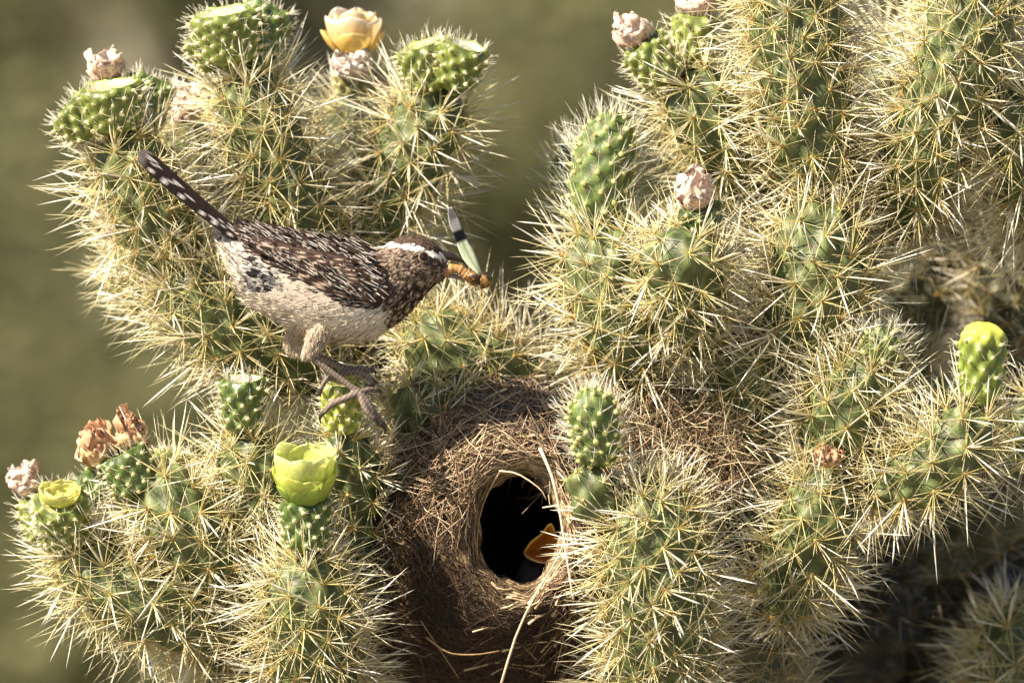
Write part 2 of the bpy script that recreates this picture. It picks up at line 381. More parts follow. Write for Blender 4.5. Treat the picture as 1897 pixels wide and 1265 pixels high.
J('limb', [(1960, 1200, 90), (1930, 1040, 84), (1900, 920, 60)], [.27, .26, .26], style='trunk', sp=60, n_sp=12, Lpx=95)
J('limb', [(1520, 1400, 110), (1560, 1240, 120), (1640, 1120, 120), (1740, 1040, 70)], [.23, .22, .22, .22], style='trunk', sp=60, n_sp=10, Lpx=95)  # added dark limb, a mass standing in for the shaded hollow
J('limb', [(1760, 1420, 110), (1800, 1260, 120), (1800, 1100, 110), (1780, 980, 60)], [.24, .23, .23, .23], style='trunk', sp=60, n_sp=10, Lpx=95)  # second added dark limb for the same shaded hollow
J('stem_joint', [(1640, 680, 60), (1690, 560, 84), (1720, 430, 84), (1730, 350, 50)], [.2, .19, .19, .19], style='old', sp=44, n_sp=16)
J('stem_joint', [(1200, 760, 50), (1170, 700, 70), (1130, 650, 50)], [.09, .08, .08], style='old', n_sp=16)
J('stem_joint', [(1290, 830, 60), (1240, 770, 80), (1200, 710, 60)], [.07, .045, .04])
J('stem_joint', [(1900, 880, 50), (1920, 800, 62), (1930, 720, 40)], [.02, .0, .0])

# the largest single spines, each a piece of its own
su_v, su_f, su_c = spines(np.zeros((1, 3)), np.array([[0, 0, 1.]]), np.ones(1), np.ones(1), np.array([[.60, .40, .16]]), np.array([[.86, .79, .62]]), np.array([[.93, .89, .80]]), 0)
SM = mesh_data('spine', su_v, su_f, su_c); SM.materials.append(M_spine)
ALL.sort(key=lambda q: -q[0])
for sc_, b_, d_, L_, R_, jo in ALL[:300]:
    o = link('spine', SM, None, jo)
    q = Vector(d_).to_track_quat('Z', 'Y')
    o.matrix_local = Matrix.Translation(Vector(b_)) @ q.to_matrix().to_4x4() @ Matrix.Diagonal((R_, R_, L_, 1))

# ------------------------------------------------------------------ fruits and flowers
AM = mesh_data('areole', ICO1[0], ICO1[1], (.74, .64, .38)); AM.materials.append(M_areole)
n_areole = [0]
def fruit(base, top, rb, rt, y0, y1, green=(.22, .27, .055), disc=None, sp=21, single=True, dome=False, hairs=4):
    """tuberculate fruit: base, top in px; y0,y1 depths; disc = colour of the scar on top"""
    p0, p1 = P(*base, y0), P(*top, y1); ax = nrm(p1 - p0); Lt = np.linalg.norm(p1 - p0)
    m, n = 34, 56; s = np.linspace(0, 1, m); rb, rt = rb * PX, rt * PX
    rprof = rb + (rt - rb) * (s ** .8); rprof = rprof * np.sqrt(np.clip(1 - (1 - np.clip(s / .18, 0, 1)) ** 2, .25, 1))
    if not dome: rprof = rprof * (1 - .16 * np.clip((s - .84) / .16, 0, 1) ** 1.8)
    if dome: rprof = rprof * np.sqrt(np.clip(1 - np.clip((s - .72) / .285, 0, 1) ** 2, 0, 1))
    _, a, b = frames(ax[None]); a, b = a[0], b[0]; th = np.linspace(0, 2 * np.pi, n, endpoint=False)
    sp_ = sp * PX; rm = rprof.mean(); ds = sp_ ** 2 * .95 / (2 * np.pi * rm); na = int(Lt / ds)
    si = (np.arange(na) + .4) * ds; ti = np.arange(na) * 2.39996 + rng.random() * 6
    rl = np.interp(si, s * Lt, rprof)
    dth = (th[None, :, None] - ti + np.pi) % (2 * np.pi) - np.pi
    bump = np.exp(-((dth * rl / (.34 * sp_)) ** 2 + ((s[:, None, None] * Lt - si + .12 * sp_) / (.55 * sp_)) ** 2)).max(-1)
    amp = .36 * sp_
    rr = rprof[:, None] + amp * bump * np.minimum(1, rprof / rm)[:, None]
    rr = rr * (1 + s[:, None] ** 2 * .07 * (np.sin(2 * th + rng.random() * 6) + .6 * np.sin(3 * th + rng.random() * 6))[None])
    rad = np.cos(th)[:, None] * a + np.sin(th)[:, None] * b
    V = (p0 + ax * (s[:, None, None] * Lt) + rad[None] * rr[..., None]).reshape(-1, 3)
    if not dome:
        V = (V.reshape(m, n, 3) + ax * ((bump - .35) * 7 * PX * np.clip((s[:, None] - .8) / .2, 0, 1))[..., None]).reshape(-1, 3)
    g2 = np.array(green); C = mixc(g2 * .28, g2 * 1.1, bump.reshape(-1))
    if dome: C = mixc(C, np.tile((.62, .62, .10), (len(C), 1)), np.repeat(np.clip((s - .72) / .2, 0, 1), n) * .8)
    fs = [grid_faces(m, n)]
    # rim turned inwards and a sunken scar
    if not dome:
        top_r = rr[-1]; k = len(V)
        rise = ((bump[-1] - .35) * 7 * PX)[:, None]; ring1 = p1 + ax * (rise * .7 + 1.0 * PX) + rad * (top_r * .95)[:, None]; ring2 = p1 - ax * (rt * .10) + rad * (top_r * .86)[:, None]
        V = np.vstack([V, ring1, ring2]); C = np.vstack([C, np.tile(g2 * 1.2, (n, 1)), np.tile(np.array(disc) * .9 if disc is not None else g2, (n, 1))])
        fs.append(grid_faces(3, n) + (m - 1) * n)
    V = np.vstack([V, p0]); C = np.vstack([C, C[:1]]); j = np.arange(n)
    fs.append(np.stack([(j + 1) % n, j, np.full(n, len(V) - 1)], -1))
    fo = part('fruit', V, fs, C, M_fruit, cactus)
    if disc is not None and not dome:
        k = 12; rs = np.linspace(.88, 0, 9); vv = []
        for q, r_ in enumerate(rs):
            vv.append(p1 - ax * (rt * (.085 + .20 * (1 - (r_ / .88) ** 2))) + rad * (top_r * r_)[:, None] + ax * (np.sin(th * 5 + q) * r_ * 1.5 * PX)[:, None])
        vv = np.vstack(vv); cc = np.array(disc) * np.repeat(np.linspace(1.1, .62, 9), n)[:, None] * rng.uniform(.55, 1.1, (9 * n, 1))
        part('fruit_scar', vv, grid_faces(9, n), cc, M_dry, fo)
    ok = (si < Lt * (.97 if not dome else .8)) & (si > Lt * .1); si, ti, rl = si[ok], ti[ok], np.interp(si[ok], s * Lt, rprof); na = len(si)
    rd = np.cos(ti)[:, None] * a + np.sin(ti)[:, None] * b
    pos = p0 + ax * si[:, None] + rd * (rl + amp * .95 * np.minimum(1, rl / rm))[:, None]; nn = nrm(rd + ax * .45)
    vis = (nn[:, 1] < .25) if single else np.zeros(na, bool)
    for q in np.where(vis)[0]:
        if n_areole[0] >= 300: vis[q] = False; continue
        n_areole[0] += 1
        o = link('areole', AM, None, fo); r_ = 4.1 * PX * rng.uniform(.8, 1.2)
        o.matrix_local = Matrix.Translation(Vector(pos[q])) @ Vector(nn[q]).to_track_quat('Z', 'Y').to_matrix().to_4x4() @ Matrix.Diagonal((r_, r_, r_ * rng.uniform(1.2, 1.9), 1))
    if (~vis).any():
        v, f, c = blobs(pos[~vis], nn[~vis], np.full((~vis).sum(), 4.1 * PX), np.full((~vis).sum(), 6 * PX), np.tile((.74, .62, .34), ((~vis).sum(), 1)))
        part('areoles', v, f, c, M_areole, fo, 'stuff')
    idx = np.repeat(np.arange(na), hairs); N = len(idx)
    dv = nrm(nn[idx] + rng.normal(size=(N, 3)) * .42)
    v, f, c = spines(pos[idx], dv, PX * rng.uniform(10, 30, N), PX * rng.uniform(.3, .5, N), np.tile((.7, .6, .35), (N, 1)), np.tile((.8, .74, .52), (N, 1)), np.tile((.9, .86, .72), (N, 1)), .15)
    if not dome:
        N = 46; q = rng.integers(n, size=N); b_ = p1 + rad[q] * (top_r[q] * rng.uniform(.9, 1.0, N))[:, None]; dv = nrm(ax + rad[q] * .35 + rng.normal(size=(N, 3)) * .3)
        v2, f2, c2 = spines(b_, dv, PX * rng.uniform(8, 26, N), PX * rng.uniform(.3, .55, N), np.tile((.6, .5, .3), (N, 1)), np.tile((.84, .78, .6), (N, 1)), np.tile((.9, .87, .76), (N, 1)), .2)
        f = np.vstack([f, f2 + len(v)]); v = np.vstack([v, v2]); c = np.vstack([c, c2])
    part('bristles', v, f, c, M_spine, fo, 'stuff')
    return fo

def petal(p0, ax, a, b, phi, R, H, W, r0, curl, crumple, c_in, c_out, name='petal', parent=None, mat=None, lay=0., c_tip=None, pw=.6):
    nu, nv = (15, 11)
    u = np.sin(np.linspace(0, np.pi / 2, nu))[:, None]; v = np.linspace(-1, 1, nv)[None]
    rho = r0 + (R - r0) * u ** pw - curl * R * u ** 4 + lay * (.25 + .75 * u) - (.13 if crumple else .07) * R * v ** 2 * u
    wd = W * np.sqrt(np.clip(1 - np.where(u > .6, ((u - .6) / .402) ** (2 if crumple else 3.4), ((u - .6) / .78) ** 2), .0004, 1))
    phv = phi + v * wd / np.maximum(rho, R * .45)
    z = H * u - H * (.10 if crumple else .05) * np.abs(v) ** 2 * u
    pos = p0 + ax * z[..., None] + (np.cos(phv)[..., None] * a + np.sin(phv)[..., None] * b) * rho[..., None]
    if crumple:
        k = rng.uniform(-1, 1, (6, 3)) * 2.2; ph = rng.uniform(0, 6.28, (6, 3)); disp = 0
        for q in range(5):
            disp = disp + np.sin((u * k[q, 0] + v * k[q, 1]) [..., None] * 3.1 * (1 + q * .8) + ph[q]) / (1 + q * .45)
        pos = pos + disp * (crumple * .72 * (.25 + u))[..., None]
    t = np.clip(u * 1.0 + 0 * v, 0, 1)[..., None]
    C = np.asarray(c_out) * (1 - t) + np.asarray(c_in) * t
    if c_tip is not None:
        k = np.clip((u - .8) / .2, 0, 1)[..., None] * np.ones((nu, nv, 1)); C = C * (1 - k) + np.asarray(c_tip) * k
    C = C * (1 + .07 * rng.normal(size=(nu, nv, 1)))
    return part(name, pos.reshape(-1, 3), grid_faces(nu, nv, False), C.reshape(-1, 3), mat or M_petal, parent)

def flower(name, base, y, axis, R, H, layers, r0=.35, crumple=0., curl=.1, mat=None, label=None, recept=(.3, .36, .07), pw=.6):
    """layers: list of (n, scaleR, scaleH, W, c_in, c_out, c_tip)"""
    p0 = P(*base, y); ax = nrm(np.array([axis[0], -axis[2], axis[1]])); _, a, b = frames(ax[None]); a, b = a[0], b[0]
    R *= PX; H *= PX
    v, f = tube(np.array([p0 - ax * H * .12, p0 + ax * H * .02, p0 + ax * H * .16]), np.array([R * r0 * .9, R * r0 * 1.05, R * r0 * .7]), 14)
    fo = part(name, v, f, recept, mat or M_petal, cactus)
    if label: fo['label'] = label
    for li, (n, sr, sh, W, ci, cout, ct) in enumerate(layers):
        for i in range(n):
            ph = 6.283 * (i + .5 * (li % 2)) / n + rng.normal() * .08
            jr = 1 + rng.normal() * (.05 + (.15 if crumple else 0)); jh = 1 + rng.normal() * (.05 + (.1 if crumple else 0))
            petal(p0, ax, a, b, ph, R * sr * jr, H * sh * jh, W * R * sr * (1.3 if crumple else 1), R * r0, curl + (rng.random() * .7 if crumple else 0), crumple * PX, ci, cout, 'petal', fo, mat, lay=((i % 2) * 3.5 + (0 if crumple else (len(layers) - 1 - li) * 3.2)) * PX, c_tip=ct, pw=pw)
    if not crumple:                                            # stamens in the cup
        N = 70; d0 = nrm(ax + .45 * (rng.normal(size=(N, 1)) * a + rng.normal(size=(N, 1)) * b)); v, f, c = spines(np.tile(p0 + ax * H * .12, (N, 1)), d0, H * rng.uniform(.4, .68, N), np.full(N, 1.0 * PX), np.tile((.5, .5, .1), (N, 1)), np.tile((.7, .66, .2), (N, 1)), np.tile((.86, .74, .3), (N, 1)), .1)
        part('stamens', v, f, c, M_petal, fo, 'stuff')
    return fo

PK = lambda k: ([(5, .85, 1, .75, (.84, .64, .52), (.76, .48, .37), (.86, .72, .62)), (6, 1.05, .9, .7, (.86, .74, .64), (.72, .42, .32), (.80, .56, .45)), (5, .6, .75, .7, (.86, .75, .66), (.75, .5, .4), None)],
                [(5, .9, 1, .75, (.70, .44, .26), (.55, .30, .16), (.62, .36, .24)), (6, 1.1, .85, .7, (.74, .52, .34), (.60, .40, .14), (.55, .28, .18)), (4, .6, .8, .7, (.78, .58, .42), (.6, .4, .25), None)],
                [(5, .85, 1, .75, (.86, .78, .70), (.80, .66, .55), (.84, .70, .62)), (6, 1.05, .85, .7, (.86, .74, .66), (.76, .56, .46), None), (5, .6, .8, .7, (.86, .8, .74), (.8, .66, .56), None)])[k]
YG = (.62, .66, .30)
# upper left
fruit((215, 245), (203, 156), 46, 60, -.005, -.012, disc=(.74, .66, .42))
fruit((175, 245), (118, 205), 34, 40, -.005, -.005, disc=(.45, .44, .16), single=False)
fruit((250, 240), (285, 145), 38, 40, .01, .012, green=(.15, .22, .05), single=False, disc=(.4, .38, .16))  # darker green: shaded side of the cluster put into the colour
flower('withered_flower', (196, 150), .012, (-.1, 1, .15), 40, 48, PK(0), crumple=7, mat=M_dry, label='crumpled pale pink withered flower')
fruit((432, 120), (416, 20), 48, 64, .005, -.002, disc=(.76, .68, .46))
fruit((455, 120), (505, 12), 42, 46, .015, .015, green=(.14, .21, .05), disc=(.5, .5, .2))  # darker green than its lit neighbour, shade put into the colour
fruit((415, 118), (368, 62), 36, 36, .006, .008, single=False, disc=(.5, .5, .2))
fruit((655, 180), (655, 135), 26, 30, .07, .065, green=(.3, .28, .08), single=False)
flower('withered_flower', (655, 146), .06, (-.05, 1, .5), 38, 46, PK(2), crumple=7, mat=M_dry, label='white and pink shrivelled flower below the yellow bloom')
flower('withered_flower', (695, 165), .085, (.5, 1, .2), 28, 34, PK(0), crumple=5, mat=M_dry)
flower('open_flower', (656, 98), .068, (0, 1, .18), 56, 78, [(4, 1.0, .55, .62, (.84, .62, .22), (.74, .56, .12), (.86, .70, .30)), (5, .98, .92, .72, (.85, .70, .46), (.80, .52, .16), (.87, .84, .80)), (4, .72, 1.05, .8, (.84, .60, .28), (.80, .46, .08), (.86, .76, .62))], r0=.5, curl=.08, label='yellow and orange cup shaped flower with pale petal tips')
fruit((805, 168), (778, 82), 38, 46, .022, .016, disc=(.55, .5, .25))
fruit((835, 165), (865, 82), 38, 46, .015, .008, disc=(.80, .76, .62))
flower('withered_flower', (350, 222), .06, (-.1, 1, .4), 42, 50, PK(0), crumple=7, mat=M_dry)
flower('withered_flower', (214, 436), .03, (-.3, 1, .5), 42, 52, PK(2), crumple=7, mat=M_dry, label='papery pinkish white withered flower')
# beneath the bird
fruit((450, 800), (450, 700), 30, 41, -.02, -.028, green=(.14, .21, .055), disc=(.66, .55, .47))
fruit((636, 800), (630, 706), 30, 33, -.04, -.052, green=(.42, .47, .09), disc=(.5, .5, .16))
# lower left
fruit((568, 1020), (565, 925), 34, 42, -.06, -.066, green=(.12, .19, .04))  # dark green carries the shade cast by the flower above
flower('open_flower', (565, 920), -.066, (0, 1, .34), 60, 92,
       [(9, .84, .34, .34, (.40, .50, .09), (.24, .36, .06), None), (8, .98, .60, .5, (.60, .66, .14), (.34, .46, .06), (.62, .58, .16)), (8, 1.0, 1.0, .74, (.80, .82, .30), (.44, .56, .07), (.80, .83, .40))], r0=.62, curl=.06, label='fresh lime green open cup flower', pw=.85)
fruit((120, 1000), (112, 922), 44, 48, -.012, -.035, disc=(.72, .70, .24))
flower('open_flower', (112, 930), -.034, (0, 1, .45), 38, 30, [(8, 1, 1, .6, (.76, .72, .26), (.55, .58, .12), None), (7, .8, .9, .6, (.78, .74, .3), (.6, .6, .15), None)], r0=.6, curl=.1, label='pale yellow low cup flower')
fruit((95, 1000), (62, 922), 38, 32, .0, .005, single=False)
flower('withered_flower', (52, 915), .005, (-.2, 1, .3), 32, 50, PK(0), crumple=5, mat=M_dry, label='small pink shrivelled flower on the outermost fruit')
fruit((262, 910), (222, 836), 44, 44, -.022, -.026, green=(.13, .20, .055))
fruit((205, 920), (170, 872), 36, 38, -.005, .0, green=(.13, .20, .055), single=False, disc=(.35, .38, .12))
flower('withered_flower', (185, 858), -.018, (-.25, 1, .35), 40, 60, PK(1), crumple=8, mat=M_dry, label='tan curled withered flower with a dry papery look')
flower('withered_flower', (236, 835), -.022, (.2, 1, .2), 32, 58, PK(1), crumple=8, mat=M_dry)
fruit((318, 880), (322, 838), 30, 33, .01, .012, single=False, disc=(.45, .45, .15))
# right mass
fruit((1240, 150), (1186, 82), 40, 40, .0, -.004)
flower('withered_flower', (1180, 84), -.004, (-.35, 1, .3), 36, 54, PK(0), crumple=6, mat=M_dry, label='rose pink withered flower pointing left')
fruit((1282, 120), (1290, 30), 30, 40, .012, .01, green=(.30, .36, .08))
flower('withered_flower', (1290, 26), .01, (.1, 1, .2), 38, 44, PK(0), crumple=6, mat=M_dry)
fruit((1300, 425), (1294, 380), 34, 36, -.045, -.05, green=(.10, .15, .04), single=False)
flower('withered_flower', (1290, 384), -.052, (-.15, 1, .35), 38, 58, PK(0), crumple=6, mat=M_dry, label='pale salmon withered flower in the gap between arms')
fruit((1816, 750), (1822, 596), 30, 42, -.065, -.07, green=(.26, .34, .06), dome=True, sp=25)
fruit((1690, 90), (1688, 45), 26, 34, .12, .12, green=(.5, .48, .2), single=False, disc=(.8, .76, .55))
flower('withered_flower', (1532, 862), -.045, (.1, 1, .5), 28, 34, PK(1), crumple=5, mat=M_dry)

# ------------------------------------------------------------------ the nest
nest = thing('bird_nest', 'domed nest of woven brown grass and straw with a dark round entrance', 'nest', P(930, 1290, .06))
RINGS = np.array([  # centre px, centre py, rx, ry, y
    (952, 985, 2, 2, .105), (950, 985, 70, 80, .10), (948, 985, 108, 122, .07), (946, 985, 116, 132, .03), (952, 982, 96, 120, .0),
    (958, 980, 82, 108, -.015), (961, 980, 77, 102, -.024), (960, 980, 84, 110, -.034), (955, 978, 104, 136, -.040), (944, 974, 140, 172, -.036),
    (930, 975, 182, 212, -.020), (918, 982, 222, 252, .005), (910, 992, 250, 284, .045), (906, 1000, 258, 300, .085), (906, 1005, 225, 270, .125), (906, 1005, 120, 150, .15), (906, 1005, 2, 2, .155)])
tv = np.linspace(0, 1, len(RINGS))
def nest_at(v, phi):
    r = np.stack([np.interp(v, tv, RINGS[:, k]) for k in range(5)], -1)
    r = r.copy()
    px = r[..., 0] + r[..., 2] * np.cos(phi); py = r[..., 1] - r[..., 3] * np.sin(phi); y = r[..., 4]
    wob = 5 * np.sin(phi * 5 + v * 20) + 4 * np.sin(phi * 11 - v * 33)
    px = px + wob * np.cos(phi) * (v > .35); py = py - wob * np.sin(phi) * (v > .35)
    s = (D + y) / D
    return np.stack([(px - 948.5) / S * s, y, ZC + (632.5 - py) / S * s], -1)
vv = np.linspace(0, 1, 90); pp = np.linspace(0, 2 * np.pi, 96, endpoint=False)
gv, gp = np.meshgrid(vv, pp, indexing='ij'); NV = nest_at(gv, gp).reshape(-1, 3)
NV += rng.normal(size=NV.shape) * .0006
nc = mixc((.055, .032, .018), (.10, .06, .033), rng.random(len(NV))); nc[(gv.reshape(-1) < .36)] *= .35  # cavity wall darkened: shade inside the nest put into the colour
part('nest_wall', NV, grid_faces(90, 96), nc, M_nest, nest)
def nest_strands(N, vlo, vhi, lo, hi, tang, rad_lo, rad_hi, colf, off=(.0, .004), M=5, phi_rng=(0, 6.283), wig=.06):
    v0 = rng.uniform(vlo, vhi, N); ph0 = rng.uniform(*phi_rng, N)
    ln = rng.uniform(lo, hi, N); ang = rng.normal(size=N) * tang
    r0 = np.interp(v0, tv, (RINGS[:, 2] + RINGS[:, 3]) / 2) * PX
    dphi = ln * np.cos(ang) / np.maximum(r0, .02) * np.where(rng.random(N) < .5, 1, -1); dv = ln * np.sin(ang) / .55
    tt = np.linspace(-.5, .5, M)[None]
    vq = np.clip(v0[:, None] + dv[:, None] * tt + rng.normal(size=(N, 1)) * wig * tt ** 2, .3, .97); pq = ph0[:, None] + dphi[:, None] * tt
    pts = nest_at(vq, pq); ctr = P(930, 985, .05); out = nrm(pts - ctr)
    lift = rng.uniform(*off, (N, 1)) + rng.uniform(-.5, 1, (N, 1)) * .004 * (tt * 2) ** 2
    pts = pts + out * lift[..., None] + rng.normal(size=pts.shape) * .0004
    R = rng.uniform(rad_lo, rad_hi, N) * PX
    return strands(pts, R, colf(N, v0, ph0))
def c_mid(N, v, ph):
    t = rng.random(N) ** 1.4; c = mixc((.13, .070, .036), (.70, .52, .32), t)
    c = mixc(c, np.array((.70, .52, .33)) * rng.uniform(.7, 1.1, (N, 1)), np.clip(np.cos(ph - .4), 0, 1) * .45)  # right side paler: sunlight on the rim put into the straw colour
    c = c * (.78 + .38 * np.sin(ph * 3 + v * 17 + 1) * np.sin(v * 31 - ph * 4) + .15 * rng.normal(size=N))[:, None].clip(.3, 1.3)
    lo = np.clip((-np.sin(ph)) * 1.3 - .2, 0, 1) * np.clip((v - .5) * 6, 0, 1); c = mixc(c, np.tile((.11, .065, .04), (N, 1)), lo * .7)  # lower outside darker: shade of the underside put into the colour
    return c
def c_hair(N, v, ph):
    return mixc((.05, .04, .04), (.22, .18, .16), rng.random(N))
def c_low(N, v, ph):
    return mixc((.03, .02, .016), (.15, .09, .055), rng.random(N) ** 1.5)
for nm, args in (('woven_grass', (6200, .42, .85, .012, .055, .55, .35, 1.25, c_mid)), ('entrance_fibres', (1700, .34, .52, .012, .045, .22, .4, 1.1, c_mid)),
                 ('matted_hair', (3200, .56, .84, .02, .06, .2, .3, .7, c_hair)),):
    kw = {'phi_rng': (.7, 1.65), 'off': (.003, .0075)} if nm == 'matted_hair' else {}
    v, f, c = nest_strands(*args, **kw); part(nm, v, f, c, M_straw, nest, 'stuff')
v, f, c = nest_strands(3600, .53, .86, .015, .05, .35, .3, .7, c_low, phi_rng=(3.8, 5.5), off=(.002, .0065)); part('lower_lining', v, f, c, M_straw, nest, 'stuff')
def c_loose(N, v, ph):
    return mixc((.22, .12, .06), (.76, .60, .42), rng.random(N) ** 1.4) 
v, f, c = nest_strands(1500, .44, .84, .02, .07, 1.1, .45, 1.2, c_loose, off=(.003, .011), phi_rng=(-.9, 2.9), wig=.3); part('loose_straw', v, f, c, M_straw, nest, 'stuff')
v, f, c = nest_strands(700, .48, .84, .02, .06, 1.2, .4, 1.0, c_low, off=(.003, .010), wig=.3); part('dark_twigs', v, f, c, M_straw, nest, 'stuff')
N = 1300; x0 = rng.uniform(1010, 1380, N); y0 = rng.uniform(735, 905, N) + (x0 - 1010) * .05; c0 = np.array([P(a_, b_, e_) for a_, b_, e_ in zip(x0, y0, rng.uniform(-.035, .03, N))])
dd = nrm(np.stack([rng.normal(size=N), rng.normal(size=N) * .5, rng.normal(size=N) * .8 + .25], -1)); ll = rng.uniform(.015, .05, N); bb = rng.normal(size=(N, 3)) * .006
tq = np.linspace(-.5, .5, 5); pts = c0[:, None] + dd[:, None] * (ll[:, None] * tq)[..., None] + bb[:, None] * (tq ** 2 * 4)[None, :, None]
v, f, c = strands(pts, PX * rng.uniform(.45, 1.3, N), mixc((.22, .12, .06), (.74, .60, .40), rng.random(N))); part('loose_straw', v, f, c, M_straw, nest, 'stuff')
# loose single straws
def one_straw(pts, r, c):
    q = catmull(np.array([P(*p) for p in pts]), 9); v, f = tube(q, np.linspace(r, r * .55, 9) * PX, 5)
    return part('straw', v, f, c, M_straw, nest)
one_straw([(926, 1275, -.055), (955, 1180, -.06), (990, 1105, -.062), (1032, 1035, -.056), (1050, 990, -.05)], 2.6, (.66, .52, .36))
one_straw([(1000, 830, -.05), (1022, 880, -.055), (1036, 940, -.055), (1045, 1000, -.055), (1062, 1110, -.06)], 3.2, (.78, .64, .46))
one_straw([(925, 872, -.045), (960, 878, -.05), (1000, 905, -.052), (1012, 925, -.05)], 1.8, (.72, .55, .36))
one_straw([(930, 868, -.045), (905, 910, -.04), (888, 960, -.036), (884, 1030, -.035), (893, 1070, -.036)], 1.5, (.45, .3, .16))
one_straw([(1040, 935, -.055), (1018, 938, -.05), (1005, 940, -.048)], 2.0, (.74, .6, .4))
one_straw([(760, 700, -.05), (785, 745, -.052), (812, 790, -.05)], 1.6, (.10, .06, .04))
one_straw([(800, 690, -.045), (812, 740, -.05), (818, 792, -.05)], 1.4, (.12, .07, .04))
one_straw([(790, 1180, -.03), (830, 1208, -.035), (880, 1212, -.036), (925, 1205, -.035)], 2.0, (.40, .25, .12))
one_straw([(780, 1150, -.03), (820, 1210, -.03), (850, 1255, -.025)], 1.4, (.3, .18, .1))
for k in range(110):
    v0 = rng.uniform(.40, .74); ph = rng.uniform(-1.6, 2.6); ln = rng.uniform(.02, .055); an = rng.normal() * .5
    r0 = np.interp(v0, tv, (RINGS[:, 2] + RINGS[:, 3]) / 2) * PX; tt = np.linspace(-.5, .5, 7)
    pts = nest_at(np.clip(v0 + ln * math.sin(an) / .55 * tt, .37, .9), ph + ln * math.cos(an) / r0 * tt)
    pts = pts + nrm(pts - P(930, 985, .05)) * (.005 + .008 * np.abs(tt[:, None] * 2) ** 2 * rng.random())
    v, f = tube(pts, np.linspace(1.9, 1.0, 7) * rng.uniform(.6, 1.4) * PX, 4)
    part('straw', v, f, np.array((.72, .55, .34)) * rng.uniform(.55, 1.1), M_straw, nest)

# ------------------------------------------------------------------ nestling
chick = thing('nestling', 'gaping nestling with an orange mouth inside the nest entrance', 'bird', P(1000, 1100, .02))
cs = [(960, 1140, 26), (978, 1110, 40), (990, 1078, 40), (1000, 1052, 33), (1012, 1034, 24)]
q = catmull(np.array([list(P(a_, b_, .012)) + [r_ * PX] for a_, b_, r_ in cs]), 20)
v, f = tube(q[:, :3], q[:, 3], 20); part('body', v, f, mixc((.035, .022, .018), (.06, .038, .03), rng.random(len(v))), M_skin, chick)
def mandible(name, rim, throat, c_in, c_rim):
    """half of the open mouth: from the rim back to the throat, with a swollen pale flange"""
    rim = catmull(np.array([P(*a_) for a_ in rim]), 21); th0 = catmull(np.array([P(*a_) for a_ in throat]), 21)
    u = np.linspace(0, 1, 8)[:, None, None]; pos = rim[None] * (1 - u) + th0[None] * u + np.array([0, 1., 0]) * np.sin(u * np.pi) * .003
    C = np.array(c_in) * (1 - .55 * u) * np.ones((8, 21, 1))
    o = part(name, pos.reshape(-1, 3), grid_faces(8, 21, False), C.reshape(-1, 3), M_horn, chick)
    m_ = o.modifiers.new('solid', 'SOLIDIFY'); m_.thickness = .001; m_.offset = 0
    v, f = tube(rim, np.full(21, 1.9 * PX), 8); part('gape_flange', v, f, c_rim, M_horn, o)
mandible('upper_beak', [(971, 1023, -0.003), (984, 1004, -0.007), (1004, 988, -0.011), (1020, 970, -0.015), (1030, 990, -0.011), (1040, 1020, -0.006)], [(1000, 1019, .0), (1006, 1018, .0), (1012, 1019, .0)], (.60, .20, .02), (.74, .46, .08))
mandible('lower_beak', [(971, 1023, -0.003), (978, 1032, -0.009), (1000, 1041, -0.013), (1022, 1040, -0.011), (1040, 1020, -0.006)], [(1000, 1019, .0), (1006, 1020, .0), (1012, 1019, .0)], (.50, .15, .02), (.60, .38, .14))
for dy in (-1, 1):
    v, f = ICO2; part('eye', v * 4.5 * PX + P(985, 1046, .012 + dy * .0085), f, (.01, .008, .006), M_eye, chick)

# ------------------------------------------------------------------ the wren
YB = -.062
wren = thing('cactus_wren', 'brown streaked wren with white eyebrow perched on a cactus fruit, insect in beak', 'bird', P(650, 745, YB))
ST = np.array([  # top x,y   bottom x,y   half width px
    (422, 424, 410, 452, 11), (448, 424, 430, 497, 32), (488, 431, 457, 550, 52), (540, 438, 503, 581, 62), (600, 447, 564, 609, 70),
    (650, 456, 632, 626, 71), (690, 461, 690, 621, 66), (712, 458, 733, 598, 57), (727, 449, 762, 572, 51), (748, 440, 784, 546, 46),
    (775, 440, 801, 529, 41), (799, 450, 814, 520, 32), (815, 463, 823, 513, 21), (826, 476, 829, 504, 10)], float)
st = catmull(ST, 72); nr = 44; th = np.linspace(0, 2 * np.pi, nr, endpoint=False)
tops = np.array([P(a_[0], a_[1], YB) for a_ in st]); bots = np.array([P(a_[2], a_[3], YB) for a_ in st]); hw = st[:, 4] * PX
ctr = (tops + bots) / 2; upv = (tops - bots) / 2
ringv = ctr[:, None] + np.cos(th)[None, :, None] * upv[:, None] + np.sin(th)[None, :, None] * np.array([0, -1., 0]) * hw[:, None, None] * (1 + .06 * np.cos(2 * th))[None, :, None]
LV = ringv.reshape(-1, 3); LF = grid_faces(72, nr)
LV2 = np.vstack([LV, ctr[0], ctr[-1]]); j = np.arange(nr)
capf = np.vstack([np.stack([(j + 1) % nr, j, np.full(nr, 72 * nr)], -1), np.stack([71 * nr + j, 71 * nr + (j + 1) % nr, np.full(nr, 72 * nr + 1)], -1)])
bvh = BVHTree.FromPolygons([tuple(p) for p in LV2], [list(map(int, x)) for x in LF] + [list(map(int, x)) for x in capf])
acc = Acc(); acc.add(LV2, [LF, capf], (0, 0, 0))
def leg_tube(pts, n=12):
    q = catmull(np.array([list(P(a_, b_, YB + dy * PX)) + [r_ * PX] for a_, b_, dy, r_ in pts]), max(16, len(pts) * 6)); v, f = tube(q[:, :3], q[:, 3], n); acc.add(v, f, (0, 0, 0))
